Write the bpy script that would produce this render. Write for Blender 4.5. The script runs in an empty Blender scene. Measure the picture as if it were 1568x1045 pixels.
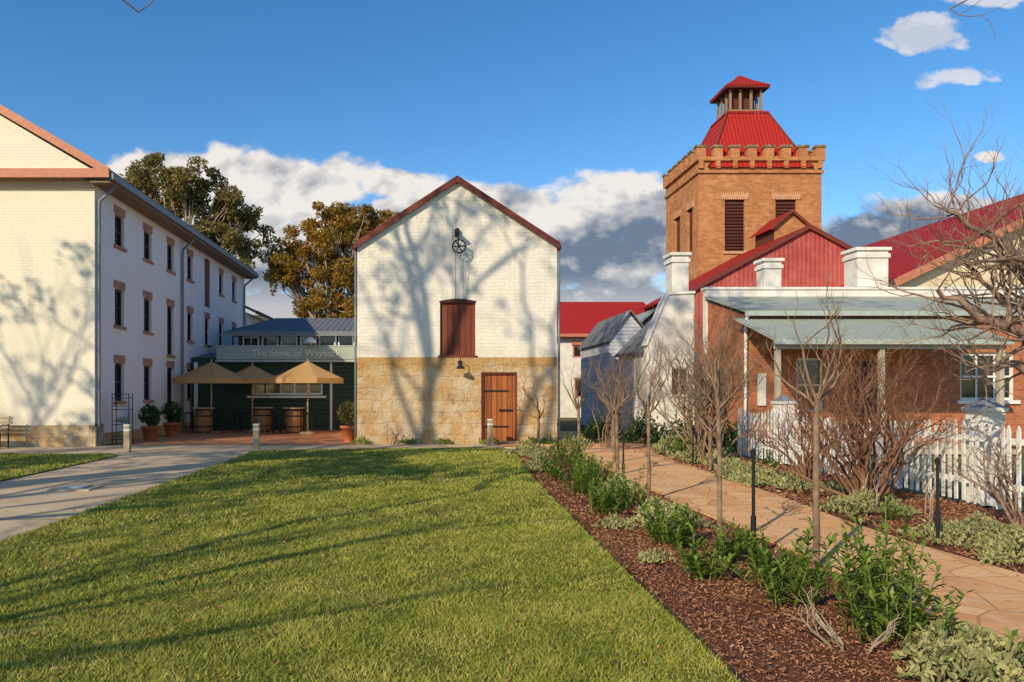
import bpy, math, random
import numpy as np
from mathutils import Vector, Matrix
random.seed(7); rng=np.random.default_rng(7)
S=bpy.context.scene
COL=S.collection
# ------------------------------------------------------------------ node helpers
def newmat(name):
    m=bpy.data.materials.new(name); m.use_nodes=True
    nt=m.node_tree; b=nt.nodes['Principled BSDF']; b.inputs['Specular IOR Level'].default_value=0.25
    return m,nt,b
def nd(nt,t,**kw):
    n=nt.nodes.new(t)
    for k,v in kw.items(): setattr(n,k,v)
    return n
def lk(nt,a,b): nt.links.new(a,b)
def setin(nt,sock,v):
    if isinstance(v,bpy.types.NodeSocket): nt.links.new(v,sock)
    else: sock.default_value=v
def mth(nt,op,a,b=0.0,c=0.0,clamp=False):
    n=nd(nt,'ShaderNodeMath',operation=op,use_clamp=clamp)
    setin(nt,n.inputs[0],a); setin(nt,n.inputs[1],b)
    return n.outputs[0]
def mix(nt,f,a,b,bt='MIX'):
    n=nd(nt,'ShaderNodeMix',data_type='RGBA',blend_type=bt)
    setin(nt,n.inputs[0],f)
    setin(nt,n.inputs[6],a if not isinstance(a,tuple) else (*a,1)[:4]); setin(nt,n.inputs[7],b if not isinstance(b,tuple) else (*b,1)[:4])
    return n.outputs[2]
def noi(nt,vec,scale,detail=5,rough=.6,dist=0):
    n=nd(nt,'ShaderNodeTexNoise'); 
    if vec is not None: lk(nt,vec,n.inputs['Vector'])
    n.inputs['Scale'].default_value=scale; n.inputs['Detail'].default_value=detail; n.inputs['Roughness'].default_value=rough; n.inputs['Distortion'].default_value=dist
    return n.outputs[0]
def ramp(nt,f,lo,hi):
    n=nd(nt,'ShaderNodeMapRange',clamp=True); setin(nt,n.inputs[0],f); n.inputs[1].default_value=lo; n.inputs[2].default_value=hi
    return n.outputs[0]
def obj(nt): return nd(nt,'ShaderNodeTexCoord').outputs['Object']
def bump(nt,b,h,s,d=.01):
    n=nd(nt,'ShaderNodeBump'); n.inputs['Strength'].default_value=s; n.inputs['Distance'].default_value=d
    setin(nt,n.inputs['Height'],h); lk(nt,n.outputs[0],b.inputs['Normal'])
def scalev(nt,v,s):
    n=nd(nt,'ShaderNodeMapping'); lk(nt,v,n.inputs[0]); n.inputs['Scale'].default_value=s; return n.outputs[0]
def wallvec(nt):
    s=nd(nt,'ShaderNodeSeparateXYZ'); lk(nt,obj(nt),s.inputs[0])
    a=mth(nt,'ADD',s.outputs[0],s.outputs[1])
    c=nd(nt,'ShaderNodeCombineXYZ'); lk(nt,a,c.inputs[0]); lk(nt,s.outputs[2],c.inputs[1]); return c.outputs[0],s

def M_noise(name,c1,c2,scale=4,rough=.85,bs=.3,bd=.01,bscale=None,lo=.35,hi=.65):
    m,nt,b=newmat(name); o=obj(nt)
    f=ramp(nt,noi(nt,o,scale),lo,hi)
    lk(nt,mix(nt,f,c1,c2),b.inputs['Base Color']); b.inputs['Roughness'].default_value=rough
    if bs: bump(nt,b,noi(nt,o,bscale or scale*6),bs,bd)
    return m
def M_brick(name,c1,c2,mort,w=.24,h=.085,ms=.012,stain=.25,stc=(.12,.05,.03),bs=.6,rough=.9,lowdirt=None,msm=.1,sc=1.3,pat=None,mb=1.0):
    m,nt,b=newmat(name); v,s=wallvec(nt)
    n=nd(nt,'ShaderNodeTexBrick'); lk(nt,v,n.inputs['Vector'])
    n.inputs['Color1'].default_value=(*c1,1); n.inputs['Color2'].default_value=(*c2,1); n.inputs['Mortar'].default_value=(*mort,1)
    n.inputs['Scale'].default_value=1; n.inputs['Mortar Size'].default_value=ms; n.inputs['Brick Width'].default_value=w; n.inputs['Row Height'].default_value=h
    n.inputs['Mortar Smooth'].default_value=msm
    o=obj(nt)
    f=mth(nt,'MULTIPLY',ramp(nt,noi(nt,o,sc,6,.7),.45,.75),stain)
    c=mix(nt,f,n.outputs[0],stc)
    f2=mth(nt,'MULTIPLY',ramp(nt,noi(nt,o,9,3,.7),.4,.7),stain*.8)
    c=mix(nt,f2,c,stc)
    st=noi(nt,scalev(nt,o,(3,3,.35)),1.6,6,.7)
    c=mix(nt,mth(nt,'MULTIPLY',ramp(nt,st,.52,.75),stain*.8),c,stc)
    if pat: c=mix(nt,mth(nt,'MULTIPLY',ramp(nt,noi(nt,o,.8,7,.75,.6),.5,.68),pat[1]),c,pat[0])
    if lowdirt:
        z=ramp(nt,mth(nt,'ADD',s.outputs[2],mth(nt,'MULTIPLY',noi(nt,o,2),1.2)),lowdirt[1],lowdirt[0])
        c=mix(nt,mth(nt,'MULTIPLY',z,.45),c,(.42,.34,.24))
    lk(nt,c,b.inputs['Base Color']); b.inputs['Roughness'].default_value=rough
    h2=mth(nt,'ADD',mth(nt,'MULTIPLY',n.outputs[1],-mb),mth(nt,'MULTIPLY',noi(nt,o,9,5,.7),1.6))
    bump(nt,b,h2,bs,.012)
    return m
def M_corr(name,c,axis=0,pitch=.15,c2=None,rough=.65):
    m,nt,b=newmat(name); s=nd(nt,'ShaderNodeSeparateXYZ'); o=obj(nt); lk(nt,o,s.inputs[0])
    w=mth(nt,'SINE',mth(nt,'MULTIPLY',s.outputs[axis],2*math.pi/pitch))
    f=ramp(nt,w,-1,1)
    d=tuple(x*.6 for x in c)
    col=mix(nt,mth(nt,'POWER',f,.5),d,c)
    if c2: col=mix(nt,ramp(nt,noi(nt,o,.9,6,.7),.4,.7),col,c2)
    col=mix(nt,mth(nt,'MULTIPLY',ramp(nt,noi(nt,o,1.7,7,.75),.45,.75),.4),col,tuple(x*.5 for x in c))
    lk(nt,col,b.inputs['Base Color']); b.inputs['Roughness'].default_value=rough; b.inputs['Specular IOR Level'].default_value=.12
    bump(nt,b,f,.5,.03)
    return m
def M_plank(name,c1,c2,axis=0,pitch=.14,rough=.6,streak=True):
    m,nt,b=newmat(name); s=nd(nt,'ShaderNodeSeparateXYZ'); o=obj(nt); lk(nt,o,s.inputs[0])
    u=mth(nt,'DIVIDE',s.outputs[axis],pitch); fl=mth(nt,'FLOOR',u); fr=mth(nt,'FRACT',u)
    wn=nd(nt,'ShaderNodeTexWhiteNoise',noise_dimensions='1D'); lk(nt,fl,wn.inputs['W'])
    sc=(14,14,1.2) if axis!=2 else (1.2,1.2,14)
    g=noi(nt,scalev(nt,o,sc),1.5,6,.7)
    f=mth(nt,'ADD',mth(nt,'MULTIPLY',wn.outputs[0],.5),mth(nt,'MULTIPLY',ramp(nt,g,.3,.7),.5))
    c=mix(nt,f,c1,c2)
    gap=mth(nt,'LESS_THAN',mth(nt,'ABSOLUTE',mth(nt,'SUBTRACT',fr,.5)),.45)
    c=mix(nt,gap,tuple(x*.25 for x in c1),c)
    lk(nt,c,b.inputs['Base Color']); b.inputs['Roughness'].default_value=rough
    bump(nt,b,mth(nt,'ADD',gap,mth(nt,'MULTIPLY',g,.3)),.5,.01)
    return m
def M_leaf(name,cols,trans=.35,rough=.6,big=.6):
    m,nt,b=newmat(name)
    g=nd(nt,'ShaderNodeNewGeometry'); cr=nd(nt,'ShaderNodeValToRGB')
    r=g.outputs['Random Per Island']
    f=mth(nt,'ADD',mth(nt,'MULTIPLY',r,.6),mth(nt,'MULTIPLY',ramp(nt,noi(nt,obj(nt),big,4),.3,.7),.4))
    lk(nt,f,cr.inputs[0]); e=cr.color_ramp.elements
    n=len(cols)
    e[0].position=0; e[0].color=(*cols[0],1); e[1].position=1; e[1].color=(*cols[-1],1)
    for i in range(1,n-1):
        x=e.new(i/(n-1)); x.color=(*cols[i],1)
    lk(nt,cr.outputs[0],b.inputs['Base Color']); b.inputs['Roughness'].default_value=rough
    if trans>0:
        t=nd(nt,'ShaderNodeBsdfTranslucent'); lk(nt,cr.outputs[0],t.inputs[0])
        ms=nd(nt,'ShaderNodeMixShader'); ms.inputs[0].default_value=trans
        lk(nt,b.outputs[0],ms.inputs[1]); lk(nt,t.outputs[0],ms.inputs[2])
        lk(nt,ms.outputs[0],nt.nodes['Material Output'].inputs[0])
    return m
def M_plain(name,c,rough=.5,metal=0):
    m,nt,b=newmat(name); o=obj(nt)
    f=ramp(nt,noi(nt,o,7,5,.7),.35,.7)
    lk(nt,mix(nt,f,c,tuple(x*.78 for x in c)),b.inputs['Base Color'])
    b.inputs['Roughness'].default_value=rough; b.inputs['Metallic'].default_value=metal
    return m
# ------------------------------------------------------------------ materials
white_brick=M_brick('whitewashed_brick',(.82,.77,.66),(.80,.75,.64),(.77,.72,.61),stain=.35,stc=(.58,.52,.42),bs=.9,lowdirt=(2.6,3.8),sc=2.2,pat=((.68,.63,.54),.65),msm=1,mb=.5,w=.3,h=.11)
cream_brick=M_brick('cream_painted_brick',(.80,.66,.43),(.76,.62,.41),(.62,.52,.36),stain=.15,stc=(.5,.38,.22),bs=.5)
gable_sun_tint=M_brick('white_painted_brick_sun_tint',(.82,.75,.60),(.81,.74,.59),(.785,.715,.565),stain=.16,stc=(.68,.57,.43),bs=.5,lowdirt=(.3,1.9),msm=1,mb=.8)  # mill's white brick, with the sunlit gable's warm tint put into the colour
white_render=M_noise('white_render',(.82,.79,.72),(.62,.58,.51),1.6,.9,.3,.008,9)
side_shade_tint=M_brick('white_painted_brick_shade_tint',(.85,.80,.77),(.84,.79,.76),(.82,.77,.74),stain=.14,stc=(.62,.56,.51),bs=.5,msm=1,mb=.6)  # same mill brick, with the shaded side's cooler tint put into the colour
red_brick=M_brick('tower_brick',(.62,.27,.095),(.42,.15,.05),(.44,.26,.13),w=.3,h=.12,ms=.013,stain=.45,stc=(.24,.085,.035),bs=.8,pat=((.68,.37,.16),.5))
red_brick2=M_brick('cottage_brick',(.56,.19,.075),(.40,.11,.045),(.44,.25,.15),w=.24,h=.085,ms=.009,stain=.35,stc=(.2,.07,.04),bs=.6)
orange_brick=M_brick('orange_lintel_brick',(.56,.24,.15),(.46,.19,.12),(.5,.35,.25),w=.09,h=.4,ms=.012,stain=.3)
red_corr_x=M_corr('red_corrugated_x',(.44,.028,.022),0,.16)
red_corr_y=M_corr('red_corrugated_y',(.40,.026,.02),1,.16)
pink_corr=M_corr('red_corrugated_wall',(.46,.09,.075),0,.19,rough=.5,c2=(.54,.15,.12))
grey_corr_x=M_corr('galvanised_corrugated',(.42,.46,.39),0,.15,rough=.55,c2=(.34,.36,.29))
grey_corr_y=M_corr('grey_corrugated_side',(.20,.21,.21),1,.15)
dark_corr=M_corr('slate_blue_corrugated',(.17,.18,.20),0,.25)
trim_terra=M_plain('terracotta_trim_paint',(.56,.21,.12),.5)
trim_red=M_plain('oxide_red_trim',(.20,.045,.028),.45)
dark_metal=M_plain('dark_metal',(.02,.02,.022),.4)
pipe_grey=M_plain('grey_pipe_paint',(.22,.24,.26),.45)
soffit=M_plain('soffit_brown',(.26,.17,.11),.7)
sash=M_plain('brown_sash_paint',(.085,.024,.018),.5)
shutter=M_plank('oxide_shutter',(.13,.028,.015),(.22,.06,.027),0,.18)
shutter_y=M_plank('oxide_shutter_side',(.14,.03,.018),(.19,.045,.03),1,.16)
door_wood=M_plank('barn_door_timber',(.16,.04,.012),(.48,.16,.04),0,.16)
green_board=M_plank('green_weatherboard',(.026,.055,.038),(.038,.075,.05),2,.17)
louvre=M_plank('timber_louvre',(.10,.028,.018),(.15,.045,.028),2,.15)
white_paint=M_noise('white_paint',(.80,.79,.74),(.58,.55,.48),3,.6,.15,.005,20,.5,.8)
timber_post=M_noise('weathered_timber',(.52,.42,.28),(.36,.27,.17),6,.8,.3,.01,30)
canvas=M_leaf('umbrella_canvas',[(.74,.46,.19),(.80,.54,.26)],.5,.8,2)
terracotta=M_noise('terracotta_pot',(.50,.15,.06),(.38,.11,.05),5,.7,.1)
sign_mat=M_noise('sign_band_paint',(.30,.36,.31),(.38,.43,.37),.8,.35,0)
barrel_wood=M_plank('barrel_oak',(.26,.12,.04),(.42,.21,.08),0,.09)
bark_grey=M_noise('bark_grey',(.30,.20,.13),(.14,.09,.055),9,.9,.5,.01,30)
bark_pink=M_noise('bark_pinkish',(.34,.23,.16),(.15,.09,.07),7,.9,.5,.01,25)
bark_purple=M_noise('bark_purple',(.15,.07,.045),(.27,.15,.09),7,.9,.4,.01,25)
bark_pale=M_noise('bark_pale',(.46,.36,.26),(.24,.18,.13),2,.9,.4,.02,12)
rust=M_noise('rusted_edge',(.03,.02,.015),(.06,.03,.02),5,.8,.2)
def M_glass():
    m,nt,b=newmat('window_glass'); b.inputs['Base Color'].default_value=(.012,.014,.017,1); b.inputs['Roughness'].default_value=.06; b.inputs['Specular IOR Level'].default_value=.6
    bump(nt,b,noi(nt,obj(nt),2,2),.05,.02); return m
glass=M_glass()
def M_sandstone(name,lum=1.0):
    m,nt,b=newmat(name); v,s=wallvec(nt); o=obj(nt)
    wv=nd(nt,'ShaderNodeVectorMath',operation='MULTIPLY_ADD'); nn=nd(nt,'ShaderNodeTexNoise'); lk(nt,o,nn.inputs['Vector']); nn.inputs['Scale'].default_value=2.2
    lk(nt,nn.outputs['Color'],wv.inputs[0]); wv.inputs[1].default_value=(.35,.22,0); lk(nt,v,wv.inputs[2])
    n=nd(nt,'ShaderNodeTexBrick'); lk(nt,wv.outputs[0],n.inputs['Vector'])
    n.inputs['Color1'].default_value=(.50*lum,.34*lum,.17*lum,1); n.inputs['Color2'].default_value=(.60*lum,.45*lum,.26*lum,1); n.inputs['Mortar'].default_value=(.50,.38,.24,1)
    n.inputs['Scale'].default_value=1; n.inputs['Mortar Size'].default_value=.02; n.inputs['Mortar Smooth'].default_value=1; n.inputs['Brick Width'].default_value=.62; n.inputs['Row Height'].default_value=.36
    c=mix(nt,mth(nt,'MULTIPLY',ramp(nt,noi(nt,o,1.0,8,.72,.4),.42,.60),.85),n.outputs[0],(.70*lum,.57*lum,.39*lum))
    c=mix(nt,mth(nt,'MULTIPLY',ramp(nt,noi(nt,o,1.4,7,.75,.9),.47,.60),.85),c,(.56*lum,.30*lum,.09*lum))
    c=mix(nt,mth(nt,'MULTIPLY',ramp(nt,noi(nt,o,2.6,7,.78,.5),.54,.68),.75),c,(.28*lum,.18*lum,.09*lum))
    top=ramp(nt,mth(nt,'ADD',s.outputs[2],mth(nt,'MULTIPLY',noi(nt,o,2.2,5),1.1)),2.75,3.0)
    c=mix(nt,mth(nt,'MULTIPLY',top,.7),c,(.50*lum,.28*lum,.09*lum))
    lk(nt,c,b.inputs['Base Color']); b.inputs['Roughness'].default_value=.95
    bump(nt,b,mth(nt,'ADD',mth(nt,'MULTIPLY',n.outputs[1],-.25),mth(nt,'MULTIPLY',noi(nt,o,5,7,.75),1.5)),1,.06); return m
sandstone=M_sandstone('sandstone')
def M_lawn():
    m,nt,b=newmat('lawn_soil_grass'); o=obj(nt)
    c=mix(nt,ramp(nt,noi(nt,o,60,4,.8),.35,.65),(.08,.10,.016),(.24,.26,.05))
    c=mix(nt,mth(nt,'MULTIPLY',ramp(nt,noi(nt,o,1.5,5),.4,.7),.5),c,(.28,.24,.06))
    lk(nt,c,b.inputs['Base Color']); b.inputs['Roughness'].default_value=.95; b.inputs['Specular IOR Level'].default_value=.1
    bump(nt,b,noi(nt,o,90,4,.8),.9,.03); return m
lawn_mat=M_lawn()
def M_pavers(name,cols,scale,joint=.03,jc=(.22,.14,.08),rough=.75):
    m,nt,b=newmat(name); o=obj(nt)
    v=nd(nt,'ShaderNodeTexVoronoi',voronoi_dimensions='2D',feature='F1'); lk(nt,o,v.inputs['Vector']); v.inputs['Scale'].default_value=scale
    e=nd(nt,'ShaderNodeTexVoronoi',voronoi_dimensions='2D',feature='DISTANCE_TO_EDGE'); lk(nt,o,e.inputs['Vector']); e.inputs['Scale'].default_value=scale
    s=nd(nt,'ShaderNodeSeparateColor'); lk(nt,v.outputs['Color'],s.inputs[0])
    cr=nd(nt,'ShaderNodeValToRGB'); lk(nt,s.outputs[0],cr.inputs[0]); el=cr.color_ramp.elements
    el[0].color=(*cols[0],1); el[1].color=(*cols[-1],1)
    for i in range(1,len(cols)-1):
        x=el.new(i/(len(cols)-1)); x.color=(*cols[i],1)
    c=mix(nt,mth(nt,'MULTIPLY',ramp(nt,noi(nt,o,1.6,6,.7),.4,.65),.65),cr.outputs[0],cols[1])
    c=mix(nt,mth(nt,'MULTIPLY',ramp(nt,noi(nt,o,5,6,.7),.5,.7),.5),c,(.74,.58,.38))
    c=mix(nt,mth(nt,'MULTIPLY',ramp(nt,noi(nt,o,14,6,.7),.5,.75),.45),c,jc)
    j=ramp(nt,e.outputs[0],0,joint)
    c=mix(nt,mth(nt,'MULTIPLY',mth(nt,'SUBTRACT',1,j),.7),c,jc)
    lk(nt,c,b.inputs['Base Color']); b.inputs['Roughness'].default_value=rough
    bump(nt,b,mth(nt,'ADD',j,mth(nt,'MULTIPLY',noi(nt,o,10,6),.6)),.5,.02); return m
path_mat=M_pavers('sandstone_flagging',[(.74,.38,.15),(.82,.46,.20),(.64,.29,.11),(.84,.54,.27)],2.3,.03,(.42,.20,.09))
def M_bpave():
    m,nt,b=newmat('terracotta_paving'); o=obj(nt)
    n=nd(nt,'ShaderNodeTexBrick'); lk(nt,o,n.inputs['Vector'])
    n.inputs['Color1'].default_value=(.62,.24,.10,1); n.inputs['Color2'].default_value=(.48,.18,.08,1); n.inputs['Mortar'].default_value=(.22,.13,.08,1)
    n.inputs['Scale'].default_value=1; n.inputs['Mortar Size'].default_value=.012; n.inputs['Brick Width'].default_value=.4; n.inputs['Row Height'].default_value=.4
    c=mix(nt,mth(nt,'MULTIPLY',ramp(nt,noi(nt,o,2,5),.4,.7),.4),n.outputs[0],(.6,.34,.18))
    lk(nt,c,b.inputs['Base Color']); b.inputs['Roughness'].default_value=.7; return m
terr_pave=M_bpave()
def M_conc():
    m,nt,b=newmat('exposed_concrete'); o=obj(nt); s=nd(nt,'ShaderNodeSeparateXYZ'); lk(nt,o,s.inputs[0])
    c=mix(nt,ramp(nt,noi(nt,o,1.1,7,.7),.35,.65),(.62,.48,.31),(.48,.36,.23))
    c=mix(nt,mth(nt,'MULTIPLY',ramp(nt,noi(nt,o,70,2,.5),.5,.75),.5),c,(.2,.16,.12))
    fr=mth(nt,'FRACT',mth(nt,'DIVIDE',s.outputs[1],3.2)); g=mth(nt,'LESS_THAN',fr,.008)
    c=mix(nt,g,c,(.12,.09,.06)); lk(nt,c,b.inputs['Base Color']); b.inputs['Roughness'].default_value=.85; bump(nt,b,noi(nt,o,60,3),.4,.01); return m
concrete=M_conc()
mulch_mat=M_noise('mulch',(.26,.10,.05),(.11,.042,.022),25,.95,1,.05,60)
ground_mat=M_noise('dry_ground',(.16,.14,.06),(.10,.11,.04),.6,.95,.5,.05,8)
hill_mat=M_noise('hill_bush',(.06,.075,.05),(.16,.14,.085),.08,1,.6,2,.3)
grass_blade=M_leaf('grass_blades',[(.07,.10,.013),(.17,.21,.024),(.30,.32,.045),(.44,.41,.09),(.56,.45,.17)],0,.6,1.6)
chip_mat=M_leaf('bark_chips',[(.10,.04,.02),(.27,.11,.055),(.40,.19,.10),(.52,.31,.19)],.0,.9,2)
leaf_green=M_leaf('bed_leaves_green',[(.07,.12,.02),(.13,.21,.03),(.23,.31,.05),(.38,.38,.11)],.35,.45,3)
leaf_silver=M_leaf('bed_leaves_silver',[(.14,.17,.06),(.27,.29,.12),(.40,.38,.16),(.50,.44,.18)],.2,.7,3)
leaf_dark=M_leaf('leaves_dark',[(.018,.04,.012),(.04,.08,.02),(.08,.13,.03)],.25,.4,3)
leaf_olive=M_leaf('eucalyptus_leaves',[(.08,.085,.025),(.17,.155,.045),(.28,.22,.07),(.42,.29,.11)],.4,.5,.35)
leaf_rust=M_leaf('autumn_leaves',[(.11,.10,.02),(.27,.19,.03),(.42,.23,.04),(.52,.26,.06)],.4,.6,.3)
# ------------------------------------------------------------------ mesh helpers
class MB:
    def __init__(s): s.v=[]; s.f=[]
    def add(s,v,f):
        o=len(s.v); s.v+= [tuple(p) for p in v]; s.f+=[tuple(i+o for i in q) for q in f]
    def box(s,x0,y0,z0,x1,y1,z1):
        s.add([(x0,y0,z0),(x1,y0,z0),(x1,y1,z0),(x0,y1,z0),(x0,y0,z1),(x1,y0,z1),(x1,y1,z1),(x0,y1,z1)],
              [(0,3,2,1),(4,5,6,7),(0,1,5,4),(1,2,6,5),(2,3,7,6),(3,0,4,7)])
    def prism(s,pts,vec):
        n=len(pts); q=[tuple(a+b for a,b in zip(p,vec)) for p in pts]
        s.add(list(pts)+q,[tuple(range(n))[::-1],tuple(range(n,2*n))]+[(i,(i+1)%n,n+(i+1)%n,n+i) for i in range(n)])
    def poly(s,pts): s.add(pts,[tuple(range(len(pts)))])
    def tube(s,p0,p1,r0,r1=None,n=6,cap=True):
        r1=r0 if r1 is None else r1
        p0=Vector(p0);p1=Vector(p1); d=(p1-p0)
        if d.length<1e-6: return
        d.normalize(); a=d.orthogonal().normalized(); b=d.cross(a)
        v=[]
        for p,r in((p0,r0),(p1,r1)):
            for i in range(n):
                t=2*math.pi*i/n; v.append(p+a*math.cos(t)*r+b*math.sin(t)*r)
        f=[(i,(i+1)%n,n+(i+1)%n,n+i) for i in range(n)]
        if cap: f+=[tuple(range(n))[::-1],tuple(range(n,2*n))]
        s.add(v,f)
    def pipe(s,pts,rs,n=6):
        P=[Vector(p) for p in pts]; a=None; o=len(s.v)
        for i,p in enumerate(P):
            d=(P[min(i+1,len(P)-1)]-P[max(i-1,0)])
            d.normalize()
            a=d.orthogonal().normalized() if a is None else (a-d*a.dot(d)).normalized()
            b=d.cross(a)
            for k in range(n):
                t=2*math.pi*k/n; s.v.append(tuple(p+a*math.cos(t)*rs[i]+b*math.sin(t)*rs[i]))
        for i in range(len(P)-1):
            for k in range(n):
                s.f.append((o+i*n+k,o+i*n+(k+1)%n,o+(i+1)*n+(k+1)%n,o+(i+1)*n+k))
    def lathe(s,x,y,prof,n=20):
        o=len(s.v)
        for r,z in prof:
            for k in range(n):
                t=2*math.pi*k/n; s.v.append((x+r*math.cos(t),y+r*math.sin(t),z))
        for i in range(len(prof)-1):
            for k in range(n): s.f.append((o+i*n+k,o+i*n+(k+1)%n,o+(i+1)*n+(k+1)%n,o+(i+1)*n+k))
        s.f.append(tuple(o+(len(prof)-1)*n+k for k in range(n)))
def empty(name,loc=(0,0,0)):
    e=bpy.data.objects.new(name,None); e.location=loc; e.empty_display_size=.3; COL.objects.link(e); return e
def put(mb,name,mat,parent=None,smooth=False):
    me=bpy.data.meshes.new(name); me.from_pydata(mb.v,[],mb.f)
    me.update()
    if smooth:
        me.polygons.foreach_set('use_smooth',[True]*len(me.polygons))
    me.materials.append(mat)
    ob=bpy.data.objects.new(name,me); COL.objects.link(ob)
    if parent:
        ob.parent=parent; ob.matrix_parent_inverse=Matrix.Translation(-Vector(parent.location))
    return ob
def npput(A,name,mat,parent=None):
    k=A.shape[1]; v=A.reshape(-1,3); n=A.shape[0]
    me=bpy.data.meshes.new(name)
    me.vertices.add(len(v)); me.vertices.foreach_set('co',v.astype(np.float32).ravel())
    me.loops.add(n*k); me.loops.foreach_set('vertex_index',np.arange(n*k,dtype=np.int32))
    me.polygons.add(n); me.polygons.foreach_set('loop_start',np.arange(0,n*k,k,dtype=np.int32))
    me.update(calc_edges=True); me.validate()
    me.materials.append(mat)
    ob=bpy.data.objects.new(name,me); COL.objects.link(ob)
    if parent: ob.parent=parent; ob.matrix_parent_inverse=Matrix.Translation(-Vector(parent.location))
    return ob
def W(axis,pos,s,u,d,z):
    return (u,pos+s*d,z) if axis=='y' else (pos+s*d,u,z)
def wbox(mb,axis,pos,s,u0,u1,d0,d1,z0,z1):
    a=W(axis,pos,s,u0,d0,z0); b=W(axis,pos,s,u1,d1,z1)
    mb.box(min(a[0],b[0]),min(a[1],b[1]),z0,max(a[0],b[0]),max(a[1],b[1]),z1)
def wallface(mb,axis,pos,s,u0,u1,z0,z1,holes,depth=.16):
    us=sorted({u0,u1,*[h[0] for h in holes],*[h[1] for h in holes]}); zs=sorted({z0,z1,*[h[2] for h in holes],*[h[3] for h in holes]})
    for i in range(len(us)-1):
        for j in range(len(zs)-1):
            cu=(us[i]+us[i+1])/2; cz=(zs[j]+zs[j+1])/2
            if any(h[0]<cu<h[1] and h[2]<cz<h[3] for h in holes): continue
            mb.poly([W(axis,pos,s,us[i],0,zs[j]),W(axis,pos,s,us[i+1],0,zs[j]),W(axis,pos,s,us[i+1],0,zs[j+1]),W(axis,pos,s,us[i],0,zs[j+1])])
    for a,b,c,d in holes:
        r=[(a,c),(b,c),(b,d),(a,d)]
        for k in range(4):
            p,q=r[k],r[(k+1)%4]
            mb.poly([W(axis,pos,s,p[0],0,p[1]),W(axis,pos,s,q[0],0,q[1]),W(axis,pos,s,q[0],depth,q[1]),W(axis,pos,s,p[0],depth,p[1])])
def window(par,axis,pos,s,u0,u1,z0,z1,depth=.16,fm=None,cols=1,rows=2,t=.05,gl=None):
    g=MB(); wbox(g,axis,pos,s,u0,u1,depth-.01,depth+.02,z0,z1); put(g,'window_pane',gl or glass,par)
    f=MB()
    e=.004
    wbox(f,axis,pos,s,u0+e,u0+t,depth-.06,depth-.012,z0+e,z1-e); wbox(f,axis,pos,s,u1-t,u1-e,depth-.06,depth-.012,z0+e,z1-e)
    wbox(f,axis,pos,s,u0+t,u1-t,depth-.06,depth-.012,z0+e,z0+t); wbox(f,axis,pos,s,u0+t,u1-t,depth-.06,depth-.012,z1-t,z1-e)
    for i in range(1,cols):
        c=u0+(u1-u0)*i/cols; wbox(f,axis,pos,s,c-t*.3,c+t*.3,depth-.045,depth-.014,z0+t,z1-t)
    for i in range(1,rows):
        c=z0+(z1-z0)*i/rows; wbox(f,axis,pos,s,u0+t,u1-t,depth-.05,depth-.016,c-t*.35,c+t*.35)
    put(f,'window_frame',fm or sash,par)

# ------------------------------------------------------------------ ground & paving
def sheet(name,pts,z,mat,th=0):
    mb=MB()
    if th: mb.prism([(x,y,z-th) for x,y in pts],(0,0,th))
    else: mb.poly([(x,y,z) for x,y in pts])
    return put(mb,name,mat)
sheet('ground',[(-600,-300),(600,-300),(600,900),(-600,900)],-.04,ground_mat)
sheet('mulch_garden_bed',[(1.5,-4),(7.9,-4),(7.9,24),(1.5,24)],-.012,mulch_mat)
lawn_pts=[(1.75,-5),(1.76,2),(1.77,4.2),(1.79,5.9),(1.86,8.5),(1.92,10.5),(1.97,12.5),(2.08,15),(2.2,17),(2.33,18.8),(2.38,19.8),(2.28,20.6),(1.95,21.1),(1.4,21.3),(0,21.1),(-2,20.8),(-4.0,20.45),(-4.4,20.2),(-4.55,19.8),(-4.55,-5)]
sheet('lawn',lawn_pts,.02,lawn_mat,.06)
left_lawn=[(-7.65,-5),(-7.65,18.6),(-7.8,19.0),(-8.2,19.2),(-20,19.2),(-20,-5)]
sheet('side_lawn',left_lawn,.02,lawn_mat,.06)
sheet('concrete_driveway',[(-7.65,-6),(-4.5,-6),(-4.5,20.2),(-2,20.9),(1.5,21.4),(2.4,20.6),(3.2,20.5),(3.2,23.3),(-20,23.3),(-20,19),(-7.65,19)],-.004,concrete)
sheet('terrace_paving',[(-9.8,22.6),(-2.07,22.6),(-2.07,33),(-9.8,33)],.006,terr_pave)
sheet('sandstone_path',[(3.7,-4),(3.72,3),(3.68,5.7),(3.78,8),(3.70,11),(3.84,15),(3.8,17.5),(3.5,19.5),(2.9,20.8),(2.3,21.6),(2.3,23.1),(4.1,23.1),(4.1,30),(7.4,30),(7.4,23),(6.2,20.5),(5.85,18),(5.7,15),(5.55,12),(5.3,9.5),(5.25,8),(5.38,6),(5.45,3),(5.4,-4)],.012,path_mat,.03)
e=MB(); rp=lawn_pts[:14]
for a,b in zip(rp[:-1],rp[1:]):
    d=Vector((b[0]-a[0],b[1]-a[1],0)).normalized(); n=Vector((d.y,-d.x,0))*.022
    o=Vector((d.y,-d.x,0))*.004
    e.prism([(a[0]+o.x,a[1]+o.y,-.05),(b[0]+o.x,b[1]+o.y,-.05),(b[0]+n.x,b[1]+n.y,-.05),(a[0]+n.x,a[1]+n.y,-.05)],(0,0,.085))
put(e,'steel_lawn_edging',rust)
mh=empty('drain_cover',(-5.85,12.6,0)); m=MB(); m.box(-6.2,12.3,-.003,-5.5,12.9,.02); put(m,'frame',concrete,mh)
m=MB(); m.box(-6.05,12.42,.02,-5.65,12.78,.05); put(m,'lid',M_plain('lid_metal',(.45,.47,.5),.4,.3),mh)

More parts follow.
